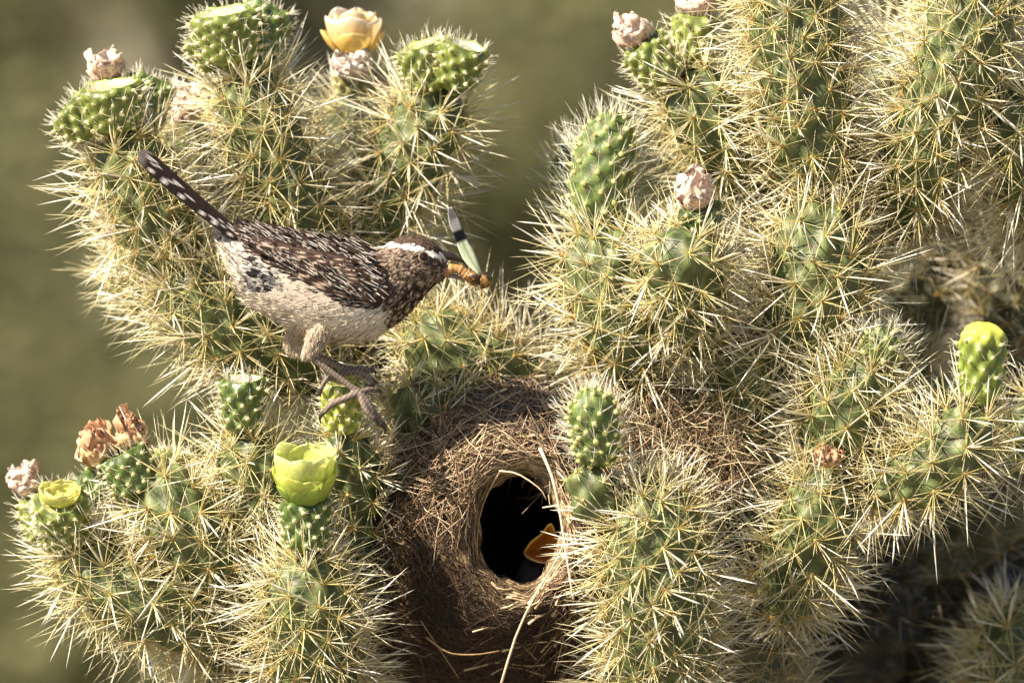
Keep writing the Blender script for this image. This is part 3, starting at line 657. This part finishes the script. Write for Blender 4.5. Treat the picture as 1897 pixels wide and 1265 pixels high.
# near leg, thigh to foot, then its toes ; far leg
leg_tube([(614, 582, -28, 32), (592, 615, -33, 21), (578, 641, -36, 13), (569, 656, -36, 9)])
leg_tube([(569, 654, -36, 10), (585, 668, -36, 6.8), (620, 694, -34, 5.8), (650, 716, -32, 6.2), (668, 729, -30, 8)])
leg_tube([(664, 726, -30, 8), (682, 748, -34, 7.2), (694, 768, -30, 6.8), (706, 784, -22, 5)])
leg_tube([(666, 728, -32, 7.5), (678, 758, -42, 5.6), (694, 776, -40, 4.5)])
leg_tube([(664, 728, -32, 7.5), (640, 738, -38, 7.2), (616, 748, -36, 6.8), (600, 764, -26, 5)])
leg_tube([(668, 727, -28, 7), (684, 722, -18, 5.6), (698, 722, -6, 4.4)])
leg_tube([(582, 580, 28, 30), (556, 608, 33, 20), (541, 628, 36, 13), (540, 643, 36, 8.5)])
leg_tube([(542, 642, 36, 10), (580, 655, 34, 7), (620, 674, 30, 6.6), (650, 690, 24, 9)])
leg_tube([(648, 688, 24, 7), (668, 690, 18, 6), (684, 700, 16, 5), (690, 714, 18, 4)])
leg_tube([(648, 689, 24, 7), (668, 682, 30, 5.6), (688, 686, 34, 4)])
leg_tube([(648, 689, 22, 7), (626, 694, 10, 5.8), (604, 704, 2, 5.4), (594, 722, 4, 4)])
tmp = acc.build('body', M_feather, None)
rm_ = tmp.modifiers.new('r', 'REMESH'); rm_.mode = 'VOXEL'; rm_.voxel_size = .00062
sm_ = tmp.modifiers.new('s', 'SMOOTH'); sm_.iterations = 3; sm_.factor = .5
dg = bpy.context.evaluated_depsgraph_get(); bm_ = bpy.data.meshes.new_from_object(tmp.evaluated_get(dg))
bpy.data.objects.remove(tmp)
bv = np.zeros(len(bm_.vertices) * 3); bm_.vertices.foreach_get('co', bv); bv = bv.reshape(-1, 3)
def to_px(p):
    s = (D + p[..., 1]) / D
    return p[..., 0] / s * S + 948.5, 632.5 - (p[..., 2] - ZC) / s * S
WING_LOW = np.array([(425, 436), (470, 470), (520, 500), (580, 528), (640, 560), (690, 572), (722, 556), (738, 520)], float)
BROW = np.array([(696, 458), (715, 454), (740, 453), (765, 457), (785, 464), (805, 473), (822, 481)], float)
FRONT = np.array([(822, 516), (801, 529), (784, 546), (762, 572), (742, 597)], float)
def pl_dist(px, py, line):
    d = np.full(np.shape(px), 1e9)
    for (x0, y0), (x1, y1) in zip(line[:-1], line[1:]):
        t = np.clip(((px - x0) * (x1 - x0) + (py - y0) * (y1 - y0)) / ((x1 - x0) ** 2 + (y1 - y0) ** 2), 0, 1)
        d = np.minimum(d, np.hypot(px - x0 - t * (x1 - x0), py - y0 - t * (y1 - y0)))
    return d
def region(px, py):
    """0 belly 1 back 2 brow 3 crown 4 cheek 5 throat/breast spots 6 flank dark 7 undertail 8 leg"""
    r = np.zeros(np.shape(px), int)
    wl = np.interp(px, WING_LOW[:, 0], WING_LOW[:, 1])
    r[(py < wl) & (px < 735)] = 1
    r[(px > 712) & (py > 500) & (py < 575 - (740 - px) * .2)] = 4
    r[(px > 722) & (pl_dist(px, py, FRONT) < 27)] = 5
    r[(px > 700) & (py <= 505)] = 4
    r[(px > 735) & (py > 500) & (py < 520)] = 4
    br = np.interp(px, BROW[:, 0], BROW[:, 1])
    r[(px > 700) & (py < br)] = 3
    r[(pl_dist(px, py, BROW) < 4.6) & (px > 690)] = 2
    r[(px > 452) & (px < 540) & (py > wl + 4) & (py < 548 - abs(px - 490) * .1)] = 6
    r[(px < 470) & (py > wl + 2)] = 7
    r[np.hypot(px - 785, py - 477) < 9.5] = 9
    r[(py > 652)] = 8; r[(py > 640) & (px > 655)] = 8
    return r
RC = np.array([(.68, .57, .45), (.10, .056, .040), (.80, .74, .68), (.08, .052, .04), (.09, .06, .045), (.05, .032, .025), (.07, .06, .062), (.62, .56, .50), (.20, .15, .125), (.05, .035, .028)])
bx_, by_ = to_px(bv); rg_ = region(bx_, by_); bc = RC[rg_] * (1 + .12 * rng.normal(size=(len(bv), 1)))
lg = rg_ == 8; bc[lg] *= (.55 + .55 * (np.sin((bx_[lg] * .82 + by_[lg] * .57) * .95) > -.3))[:, None]
a_ = bm_.color_attributes.get('Col') or bm_.color_attributes.new('Col', 'FLOAT_COLOR', 'POINT')
if a_.domain != 'POINT':
    bm_.color_attributes.remove(a_); a_ = bm_.color_attributes.new('Col', 'FLOAT_COLOR', 'POINT')
a_.data.foreach_set('color', np.hstack([np.clip(bc, 0, 1), np.ones((len(bv), 1))]).astype(np.float32).ravel())
bm_.materials.clear(); bm_.materials.append(M_skin); bm_.polygons.foreach_set('use_smooth', np.ones(len(bm_.polygons), bool))
body = link('body', bm_, None, wren)

FT = np.array([0, .3, .62, .86, 1.0]); FW = np.array([.5, .95, 1.0, .72, .12]); FCc = np.array([-1, -.34, 0, .34, 1])
def feathers(p, d, n, L, W, ce, cm, ct, lift=.12, camber=.25):
    """overlapping contour feathers; ce edge, cm shaft streak, ct tip colours (N,3)"""
    N = len(p); d = nrm(d); s = nrm(np.cross(n, d)); n = nrm(np.cross(d, s))
    V = np.zeros((N, 5, 5, 3)); C = np.zeros((N, 5, 5, 3))
    for i in range(5):
        for k in range(5):
            V[:, i, k] = p + d * (L * FT[i])[:, None] + s * (W * FW[i] * FCc[k])[:, None] + n * (L * lift * FT[i] * (1 - .45 * FT[i]) - W * camber * FCc[k] ** 2)[:, None]
            C[:, i, k] = cm if k == 2 else ce
            if i >= 3: C[:, i, k] = C[:, i, k] * .35 + ct * .65
    F = (grid_faces(5, 5, False)[None] + (np.arange(N) * 25)[:, None, None]).reshape(-1, 4)
    return V.reshape(-1, 3), F, C.reshape(-1, 3)
# loft tangents / normals for the plumage
dv_ = np.gradient(ringv, axis=0); du_ = (np.roll(ringv, -1, 1) - np.roll(ringv, 1, 1)); nn_ = nrm(np.cross(dv_, du_)); nn_ = np.where(((nn_ * (ringv - ctr[:, None])).sum(-1) < 0)[..., None], -nn_, nn_)
def sample_body(N):
    # area-weighted random points on the loft
    ar = np.linalg.norm(np.cross(dv_, du_), axis=-1).ravel(); ii = rng.choice(len(ar), N, p=ar / ar.sum())
    i, k = ii // nr, ii % nr; i2 = np.clip(i + 1, 0, 71); k2 = (k + 1) % nr; f = rng.random((N, 1)); g_ = rng.random((N, 1))
    p = ringv[i, k] * (1 - f) * (1 - g_) + ringv[i2, k] * f * (1 - g_) + ringv[i, k2] * (1 - f) * g_ + ringv[i2, k2] * f * g_
    return p, nn_[i, k], -nrm(dv_[i, k])
p, n, d = sample_body(12000); q_ = to_px(p); eyed = np.hypot(q_[0] - 792, q_[1] - 477) > 15; kp = eyed & ((p[:, 1] < YB + .006) | (rng.random(12000) < .55)); p, n, d = p[kp], n[kp], d[kp]; px_, py_ = to_px(p); r = region(px_, py_)
# contour feathers: back, crown, cheek, breast
def put(sel, name, L, W, ce, cm, ct, lift=.1, jit=.12, camber=.2):
    k = sel.sum()
    v, f, c = feathers(p[sel] + n[sel] * .0006, nrm(d[sel] + rng.normal(size=(k, 3)) * jit), n[sel], L * PX * rng.uniform(.8, 1.2, k), W * PX * rng.uniform(.8, 1.2, k), ce(k), cm(k), ct(k), lift, camber)
    return v, f, c
jit = lambda c, a=.2: (lambda k: np.array(c) * (1 + a * rng.normal(size=(k, 1))))
def mixw(cd, cw, pr): return lambda k: np.where((rng.random((k, 1)) < pr), np.array(cw) * rng.uniform(.75, 1.1, (k, 1)), np.array(cd) * rng.uniform(.7, 1.3, (k, 1)))
PL = Acc()
bk = (r == 1); PL.add(*put(bk, 'x', 24, 3.8, jit((.034, .020, .016), .35), mixw((.045, .028, .021), (.82, .75, .70), .6), jit((.05, .03, .023)), .10))
PL.add(*put(r == 3, 'x', 11, 3.6, jit((.085, .055, .042)), jit((.07, .045, .034)), jit((.12, .08, .062)), .06))
PL.add(*put(r == 4, 'x', 10, 3.2, mixw((.065, .042, .032), (.30, .22, .165), .42), mixw((.08, .052, .04), (.50, .41, .33), .42), jit((.10, .066, .05)), .08))
PL.add(*put(r == 2, 'x', 11, 3.2, jit((.78, .72, .66), .1), jit((.82, .78, .72), .1), jit((.80, .72, .66), .1), .07))
PL.add(*put((r == 5) & (rng.random(len(p)) < .9), 'x', 13, 4.0, mixw((.06, .032, .024), (.48, .36, .26), .30), mixw((.05, .03, .02), (.60, .48, .36), .25), mixw((.04, .024, .02), (.42, .31, .22), .25), .10))
PL.add(*put((r == 7), 'x', 24, 6.5, jit((.62, .56, .50), .12), mixw((.04, .03, .03), (.66, .6, .54), .28), mixw((.05, .04, .035), (.72, .67, .62), .2), .10))
tk = (r == 5) & (px_ > 748) & (py_ > 522) & (rng.random(len(p)) < .9); PL.add(*put(tk, 'x', 12, 3.4, jit((.022, .014, .012), .3), jit((.03, .02, .016), .3), mixw((.02, .014, .012), (.35, .26, .19), .12), .12))
q0 = (r == 0) & (rng.random(len(p)) < np.interp(pl_dist(px_, py_, FRONT), (25, 75), (.30, .02))); PL.add(*put(q0, 'x', 9, 2.4, jit((.05, .032, .026), .3), jit((.04, .026, .02), .3), jit((.06, .04, .03)), .16))
PL.add(*put((r == 0), 'x', 36, 5.5, jit((.56, .48, .40), .06), jit((.60, .52, .44), .06), jit((.57, .49, .41), .06), .012, .08, .04))
PL.add(*put((r == 6), 'x', 24, 4.2, mixw((.035, .03, .032), (.62, .58, .55), .38), mixw((.025, .022, .024), (.68, .64, .6), .35), mixw((.04, .035, .036), (.66, .62, .58), .4), .03, .2, .03))
q7 = (r == 7) & (rng.random(len(p)) < .36); PL.add(*put(q7, 'x', 20, 5.5, jit((.03, .022, .02), .3), jit((.02, .016, .015), .3), jit((.5, .45, .4)), .06, .12, .04))
PL.build('plumage', M_feather, wren, 'stuff')
# downy belly, flanks and thighs: fine barbs
p, n, d = sample_body(60000); px_, py_ = to_px(p); r = region(px_, py_)
sel = np.isin(r, (0, 6, 7)) & (rng.random(60000) < np.where(p[:, 1] < YB + .006, .42, .12)); p, n, d, r = p[sel], n[sel], d[sel], r[sel]; px_, py_ = px_[sel], py_[sel]; k = len(p)
cc = np.array((.60, .51, .42)) * rng.uniform(.85, 1.12, (k, 1)); cc = mixc(cc, (.76, .70, .64), np.clip((px_ - 560) / 200, 0, 1) * .7 * rng.random(k))
st_ = (np.sin(px_ * .23 + py_ * .11) * np.sin(py_ * .35 - px_ * .05) > .72) & (rng.random(k) < .55); cc[st_] = np.array((.10, .065, .05)) * rng.uniform(.7, 1.5, (st_.sum(), 1))
fl = r == 6; fs_ = fl & (np.sin(px_ * .12 + 1) * np.sin(py_ * .16 + px_ * .05) > -.25); cc[fs_] = np.array((.045, .038, .042)) * rng.uniform(.6, 1.8, (fs_.sum(), 1)); fw_ = fl & ~fs_; cc[fw_] = np.array((.62, .57, .54)) * rng.uniform(.7, 1.1, (fw_.sum(), 1))
ut = (r == 7) & (np.sin(px_ * .2) * np.sin(py_ * .18) > .45); cc[ut] = np.array((.05, .035, .03))
v, f, c = spines(p, nrm(d + n * .10 + np.array([0, 0, -.12]) + rng.normal(size=(k, 3)) * .11), PX * rng.uniform(16, 36, k), PX * rng.uniform(.4, .8, k), cc * .9, cc, cc * 1.05, .14)
part('down', v, f, c, M_feather, wren, 'stuff')
# thigh feathering from the body mesh itself
bn = np.zeros(len(bv) * 3); bm_.vertices.foreach_get('normal', bn); bn = bn.reshape(-1, 3)
tz = np.where((by_ > 598) & (by_ < 657) & (bx_ > 520) & (bx_ < 612))[0]; tz = rng.choice(tz, 5200); k = len(tz)
cc = np.array((.78, .64, .50)) * rng.uniform(.82, 1.1, (k, 1)); dk = rng.random(k) < .07; cc[dk] *= .35
v, f, c = spines(bv[tz], nrm(bn[tz] * .05 + np.array([-.28, 0, -1]) + rng.normal(size=(k, 3)) * .16), PX * rng.uniform(8, 17, k), PX * rng.uniform(.35, .6, k), cc * .9, cc, cc * 1.05, .14)
part('thigh_feathers', v, f, c, M_feather, wren, 'stuff')

def on_side(px, py, side=1, off=.0012):
    """point and outward normal on the flank under a photo pixel (side=1: towards the lens)"""
    o = P(px, py, YB); hit = bvh.ray_cast(Vector((o[0], YB - .2, o[2])), Vector((0, 1, 0)))
    if hit[0] is None: return o + np.array([0, -off * side, 0]), np.array([0, -1. * side, 0])
    h = np.array(hit[0]); nn = np.array(hit[1]); nn = nn if nn[1] < 0 else -nn
    h = h + nn * off
    if side < 0: h[1] = 2 * YB - h[1]; nn[1] = -nn[1]
    return h, nn
def long_feather(name, path, W, cols_f, parent, side=1, off=.002, nrmls=None, camber=.15):
    """a flight feather: path of points, width px, colour function(u,v)"""
    q = np.asarray(path); m = len(q); t_ = nrm(np.gradient(q, axis=0)); N_ = nrm(np.asarray(nrmls)); s_ = nrm(np.cross(N_, t_))
    u = np.linspace(0, 1, m); wv = W * PX * np.clip(np.minimum(.55 + u * 2, 1), 0, 1) * np.sqrt(np.clip(1 - np.clip((u - .82) / .185, 0, 1) ** 2, .01, 1))
    vs_ = np.linspace(-1, 1, 7); V = q[:, None] + s_[:, None] * (wv[:, None] * vs_[None])[..., None] + N_[:, None] * ((.3 - vs_[None] ** 2) * wv[:, None] * camber)[..., None]
    C = np.array([[cols_f(a_, b_) for b_ in vs_] for a_ in u])
    return part(name, V.reshape(-1, 3), grid_faces(m, 7, False), C.reshape(-1, 3), M_feather, parent)
DB = np.array((.032, .018, .014)); WH = np.array((.70, .63, .57))
def flight_col(seed):
    rr_ = np.random.default_rng(seed); ph = rr_.random() * .1
    def fcol(u, v):
        c = DB * (1 + .15 * math.sin(u * 40 + v * 9)); 
        if v > .55 and ((u + ph) * 11) % 1 < .38: c = np.array((.50, .38, .30))
        if abs(v) < .1: c = np.array((.10, .06, .045))
        return c
    return fcol
for side in (1, -1):
    # folded wing: base plate of the part, flight feathers and coverts
    wpts = [(716, 500), (722, 545), (690, 566), (640, 553), (580, 522), (520, 494), (470, 464), (440, 440), (500, 446), (570, 456), (650, 470)]
    W0 = [on_side(a_, b_, side, .0016)[0] for a_, b_ in wpts]; cpt = on_side(600, 495, side, .003)[0]
    vv_ = np.vstack([W0, cpt, np.array(W0) + np.array([0, .0012 * side, 0]), cpt + np.array([0, .0012 * side, 0])]); k = len(W0); j = np.arange(k)
    ff = np.vstack([np.stack([j, (j + 1) % k, np.full(k, k)], -1), np.stack([k + 1 + (j + 1) % k, k + 1 + j, np.full(k, 2 * k + 1)], -1), np.stack([j, k + 1 + j, k + 1 + (j + 1) % k], -1), np.stack([j, k + 1 + (j + 1) % k, (j + 1) % k], -1)])
    wing = part('wing', vv_, ff, (.07, .036, .024), M_feather, wren)
    nf = 11
    for i in range(nf):
        u0 = i / (nf - 1)
        a0 = np.array((690 - 4 * i, 562 - 7.0 * i)); a1 = np.array((452 + 10 * u0, 446 + 3 * u0)) + np.array((90, 44)) * (1 - u0) * .25
        mid = (a0 + a1) / 2 + np.array((-6, 10)) * (1 - u0 * .8)
        pts2 = catmull(np.array([a0, mid, a1]), 18)
        hh = [on_side(x_, y_, side, .0026 + .0004 * i) for x_, y_ in pts2]
        long_feather('flight_feather', [h[0] for h in hh], 7.0, flight_col(i), wing, nrmls=[h[1] for h in hh])
    # coverts and scapulars in rows
    P_, N_, D_ = [], [], []
    for row in range(11):
        for i in range(38):
            u0 = i / 37
            x_ = 716 - 235 * u0 - row * 3 + rng.normal() * 2.5; lo_ = np.interp(x_, WING_LOW[:, 0], WING_LOW[:, 1]); hi_ = np.interp(x_, (430, 500, 600, 690, 740), (428, 437, 450, 464, 478))
            g9 = 9 + 13 * math.exp(-((x_ - 620) / 60) ** 2); y_ = lo_ - g9 - (lo_ - hi_ - g9 + 3) * (row / 10.6) + rng.normal() * 2
            h = on_side(x_, y_, side, .0045); P_.append(h[0]); N_.append(h[1]); D_.append(P(x_ - 10, y_ - 4.5 - 1.0 * (8 - row) * .3, YB) - P(x_, y_, YB))
    k = len(P_)
    v, f, c = feathers(np.array(P_), np.array(D_) + rng.normal(size=(k, 3)) * 4 * PX * .4, np.array(N_), PX * rng.uniform(18, 28, k), PX * rng.uniform(3.2, 4.8, k), jit((.034, .020, .016), .35)(k), mixw((.045, .028, .021), (.84, .78, .73), .68)(k), mixw((.035, .021, .017), (.5, .41, .35), .2)(k), .10)
    part('coverts', v, f, c, M_feather, wing, 'stuff')
# tail
tb, te = np.array((452., 446.)), np.array((257., 281.))
tail_v, tail_f = tube(np.array([P(462, 455, YB), P(440, 440, YB), P(415, 420, YB), P(396, 403, YB)]), np.array([14, 15, 12, 6]) * PX, 14, .9)
tail = part('tail', tail_v, tail_f, (.10, .06, .045), M_feather, wren)
tax = nrm(te - tb); tpr = np.array((-tax[1], tax[0]))     # towards upper right in the photo
for i in range(10):
    k = (i - 4.5) / 4.5                                        # -1 near outer edge .. 1 far
    def tcol(u, v, i=i, k=k):
        c = np.array((.022, .013, .011)) * (1 + .2 * math.sin(u * 60))
        rs_ = np.random.default_rng(i * 77 + int(u * 11 + i * .37)); ph = .1 if rs_.random() < .33 and (u * 11 + i * .37) % 1 < .62 else .9
        ph0 = (u * 8.3 + i * .37 + .25 * math.sin(u * 13 + i * 2.1)) % 1
        if v * (1 if k < 0 else -1) < -.62 and ph < .42: c = np.array((.58, .53, .51))
        if i == 0 and ph0 < .3 and abs(v) < .5: c = np.array((.66, .60, .57))
        if u > .95: c = mixc(c, (.4, .34, .3), .3)
        return c
    n_ = 26; u = np.linspace(0, 1, n_); sp_ = k * (9 + 9 * u)
    xy = tb[None] + (te - tb)[None] * (u * (1 - .03 * abs(k)))[:, None] - tpr[None] * (-sp_ * .62)[:, None] + np.array((4, 7))[None] * (np.sin(u * np.pi))[:, None]
    yy = YB + (-.004 + k * (.006 + .012 * u)) 
    q = np.array([P(a_[0], a_[1], b_) for a_, b_ in zip(xy, yy)])
    nv_ = np.tile(nrm(np.array([tpr[0], -1.15, -tpr[1]])), (n_, 1))
    long_feather('tail_feather', q + nv_ * (.0005 * (4 - abs(i - 4.5))), 8.5, tcol, tail, nrmls=nv_, camber=.12)
# face
def horn(name, pts, rad, c0, c1, n=14, flat=.8, parent=wren, mat=M_horn):
    q = catmull(np.array([list(P(*a_)) + [r_ * PX] for a_, r_ in zip(pts, rad)]), 18); v, f = tube(q[:, :3], q[:, 3], n, flat)
    t_ = np.concatenate([np.repeat(np.linspace(0, 1, 18), n), [0, 1]]); return part(name, v, f, mixc(c0, c1, t_), mat, parent)
horn('upper_beak', [(800, 466, YB), (822, 472, YB), (845, 478, YB), (868, 490, YB)], [12, 11, 7.5, 1.5], (.035, .024, .020), (.012, .009, .009))
horn('lower_beak', [(812, 507, YB), (830, 509, YB), (846, 513, YB), (860, 518, YB)], [9, 7, 5, 1.4], (.26, .18, .16), (.20, .13, .12))
for side in (1, -1):
    h, nn = on_side(785, 477, side, .0)
    v, f = ICO2; eo = part('eye', v * 9.2 * PX + h + nn * .4 * PX, f, (.012, .005, .004), M_eye, wren)
    _, a_, b_ = frames(nn[None]); th_ = np.linspace(0, 2 * np.pi, 20); ring = h + nn * 2.8 * PX + (np.cos(th_)[:, None] * a_ + np.sin(th_)[:, None] * b_) * 9.4 * PX
    v, f = tube(ring, np.full(20, .9 * PX), 6); part('eyelid', v, f, (.36, .26, .19), M_skin, eo)
# claws
for c_ in ([(704, 781, -22), (713, 792, -20), (713, 804, -14)], [(692, 773, -40), (699, 782, -38), (699, 790, -32)], [(602, 761, -26), (593, 772, -24), (594, 785, -18)], [(697, 722, -6), (704, 724, 0), (706, 731, 6)],
           [(689, 712, 18), (692, 720, 19), (690, 727, 20)], [(687, 685, 34), (694, 688, 36), (696, 695, 38)], [(595, 719, 4), (592, 729, 6), (595, 736, 8)]):
    horn('claw', [(a_, b_, YB + e_ * PX) for a_, b_, e_ in c_], [5, 3.4, .5], (.04, .03, .026), (.015, .012, .012), 8, 1)

# ------------------------------------------------------------------ insect in the beak
YI = YB - .003
bug = thing('insect', 'winged insect with orange segmented abdomen and dark banded wing held in a beak', 'insect', P(860, 505, YI))
q = catmull(np.array([list(P(a_, b_, YI)) + [r_ * PX] for a_, b_, r_ in [(801, 519, 4), (807, 513, 7), (818, 505, 8), (836, 498, 8.4), (852, 500, 8.6), (863, 508, 8.6), (871, 514, 9)]]), 60)
seg = (1 + .12 * np.sin(np.linspace(0, 9, 60)) * np.sin(np.linspace(1, 23, 60))) + .08 * np.abs(np.sin(np.linspace(0, 11 * np.pi, 60))); v, f = tube(q[:, :3], q[:, 3] * seg, 16)
band = (np.sin(np.linspace(0, 22 * np.pi, 60)) > .55); cc = np.where(band[:, None], (.50, .30, .13), (.42, .21, .075)) * rng.uniform(.7, 1.15, (60, 1)); cc[40:] = cc[40:] * np.linspace(1, .35, 20)[:, None]
part('abdomen', v, f, np.vstack([np.repeat(cc, 16, axis=0), cc[:1], cc[-1:]]), M_bug, bug)
def blob(name, c, rad, colr, mat=M_bug, lump=.08, parent=bug, y=YI):
    v, f = ico(3); v = v * (1 + lump * np.sin(v[:, :1] * 9 + v[:, 1:2] * 7) * np.sin(v[:, 2:3] * 8)); v = v * np.array(rad) * PX + P(*c, y)
    n_ = np.sin(v[:, 0] * 4000) * np.sin(v[:, 2] * 3500 + v[:, 1] * 2500); return part(name, v, f, mixc(colr[0], colr[1], np.clip(n_ * 1.6 + .4, 0, 1)), mat, parent)
blob('thorax', (879, 514), (17, 15, 14), ((.03, .014, .008), (.28, .12, .03)))
hd = blob('head', (898, 519), (14.5, 14, 15), ((.02, .012, .008), (.36, .18, .04)))
for dy in (-1, 1): blob('eye', (903, 514), (4.5, 4.5, 5), ((.02, .01, .008), (.05, .03, .02)), M_eye, 0, hd, YI + dy * 8 * PX)
def bug_wing(pts, y, tilt):
    c_ = catmull(np.array(pts, float), 26); u = np.linspace(0, 1, 26); V, C = [], []
    dx = nrm(np.gradient(c_[:, :2], axis=0)); pr = np.stack([-dx[:, 1], dx[:, 0]], -1)
    for i in range(26):
        for b_ in np.linspace(-1, 1, 7):
            x_, y_ = c_[i, :2] + pr[i] * b_ * c_[i, 2]; V.append(P(x_, y_, y + (b_ * tilt + .5 * u[i]) * 10 * PX + .8 * PX * math.sin(b_ * 9)))
            k = (.74, .80, .62) if u[i] < .5 else (.012, .010, .010) if u[i] < .66 else (.50, .47, .45)
            if abs(b_) < .12 and u[i] < .5: k = (.50, .55, .30)
            if b_ > .85 and u[i] > .4: k = (.05, .04, .03)
            C.append(k)
    o = part('wing', np.array(V), grid_faces(26, 7, False), np.array(C), M_wingmem, bug)
    s_ = o.modifiers.new('solid', 'SOLIDIFY'); s_.thickness = .0002
bug_wing([(890, 508, 3), (873, 482, 11), (862, 460, 12), (851, 434, 10), (842, 410, 10.5), (834, 384, 4)], YI - 12 * PX, .6)
bug_wing([(884, 506, 3), (872, 486, 7), (863, 466, 8), (853, 440, 7), (846, 416, 7), (840, 396, 3)], YI + 8 * PX, -.6)
for pts in ([(884, 523), (880, 532), (870, 531), (862, 534)], [(890, 525), (891, 540), (890, 556)], [(876, 522), (866, 527), (856, 525)], [(880, 524), (872, 536), (866, 540)]):
    horn('leg', [(a_, b_, YI - 3 * PX) for a_, b_ in pts], np.linspace(1.6, .9, len(pts)), (.30, .15, .06), (.5, .36, .2), 6, 1, bug, M_bug)

# ------------------------------------------------------------------ desert scrub on the hillside behind
M_leaf = amat('scrub_leaf', .7, .2, .25, 8, .5); M_twig = amat('scrub_twig', .85, .1, 0, 20, .3)
VAR = []
for vi in range(3):
    tw = Acc(); base = np.zeros(3); lp = []
    for k in range(16):
        az = rng.uniform(0, 6.28); sp = rng.uniform(.2, .75); h = rng.uniform(.55, 1.0)
        e = np.array([math.cos(az) * sp, math.sin(az) * sp, h]); m_ = e * .5 + np.array([0, 0, .1]) + rng.normal(size=3) * .05
        q = catmull(np.array([base, m_, e]), 8); v, f = tube(q, np.linspace(.018, .004, 8), 5); tw.add(v, f, (.09, .065, .045))
        lp += list(q[3:] + rng.normal(size=q[3:].shape) * .05)
    lp = np.array(lp); N = 2600; c = lp[rng.integers(len(lp), size=N)] + rng.normal(size=(N, 3)) * .09
    d_, a_, b_ = frames(rng.normal(size=(N, 3))); l_ = rng.uniform(.02, .045, N)[:, None]
    V = np.stack([c - a_ * l_, c + b_ * l_ * .5, c + a_ * l_, c - b_ * l_ * .5], 1).reshape(-1, 3)
    C = mixc((.105, .11, .05), (.20, .195, .092), rng.random(N)); fm = mesh_data('foliage', V, np.arange(4 * N).reshape(-1, 4), np.repeat(C, 4, axis=0), False); fm.materials.append(M_leaf)
    tm = mesh_data('stems', np.vstack(tw.v), tw.f, np.vstack(tw.c)); tm.materials.append(M_twig); VAR.append((tm, fm))
def at_hill(px, py):
    dx, dz = (px - 948.5) / S / D, (632.5 - py) / S / D
    for y in np.linspace(4, 30, 900):
        if hgt(np.array(dx * (D + y)), np.array(y)) >= ZC + dz * (D + y): return dx * (D + y), y
    return dx * 20, 15
for k, (px, py, s_) in enumerate([(20, 420, .62), (330, 180, .4), (-150, 900, .6), (1010, 380, .5), (1120, 120, .45), (880, 760, .6), (560, 120, .4), (1600, 130, .6), (1950, 300, .7), (1500, 900, .7), (110, 1330, .62), (-20, 1180, .55), (40, 1750, .6), (-260, 1600, .6), (720, 1350, .6)]):
    x, y = at_hill(px, py); z = float(hgt(np.array(x), np.array(y)))
    sh = thing('desert_shrub', 'out of focus olive green shrub on the hillside behind the cactus', 'shrub', (x, y, z - .03), 'blurred shrubs on the hillside')
    sh.rotation_euler = (0, 0, k * 1.3); sh.scale = (s_, s_, s_)
    for nm, m_ in zip(('stems', 'foliage'), VAR[k % 3]):
        o = bpy.data.objects.new(nm, m_); col.objects.link(o); o.parent = sh
        if nm == 'foliage': o['kind'] = 'stuff'
for o in bpy.data.objects:
    if '_at' in o: del o['_at']
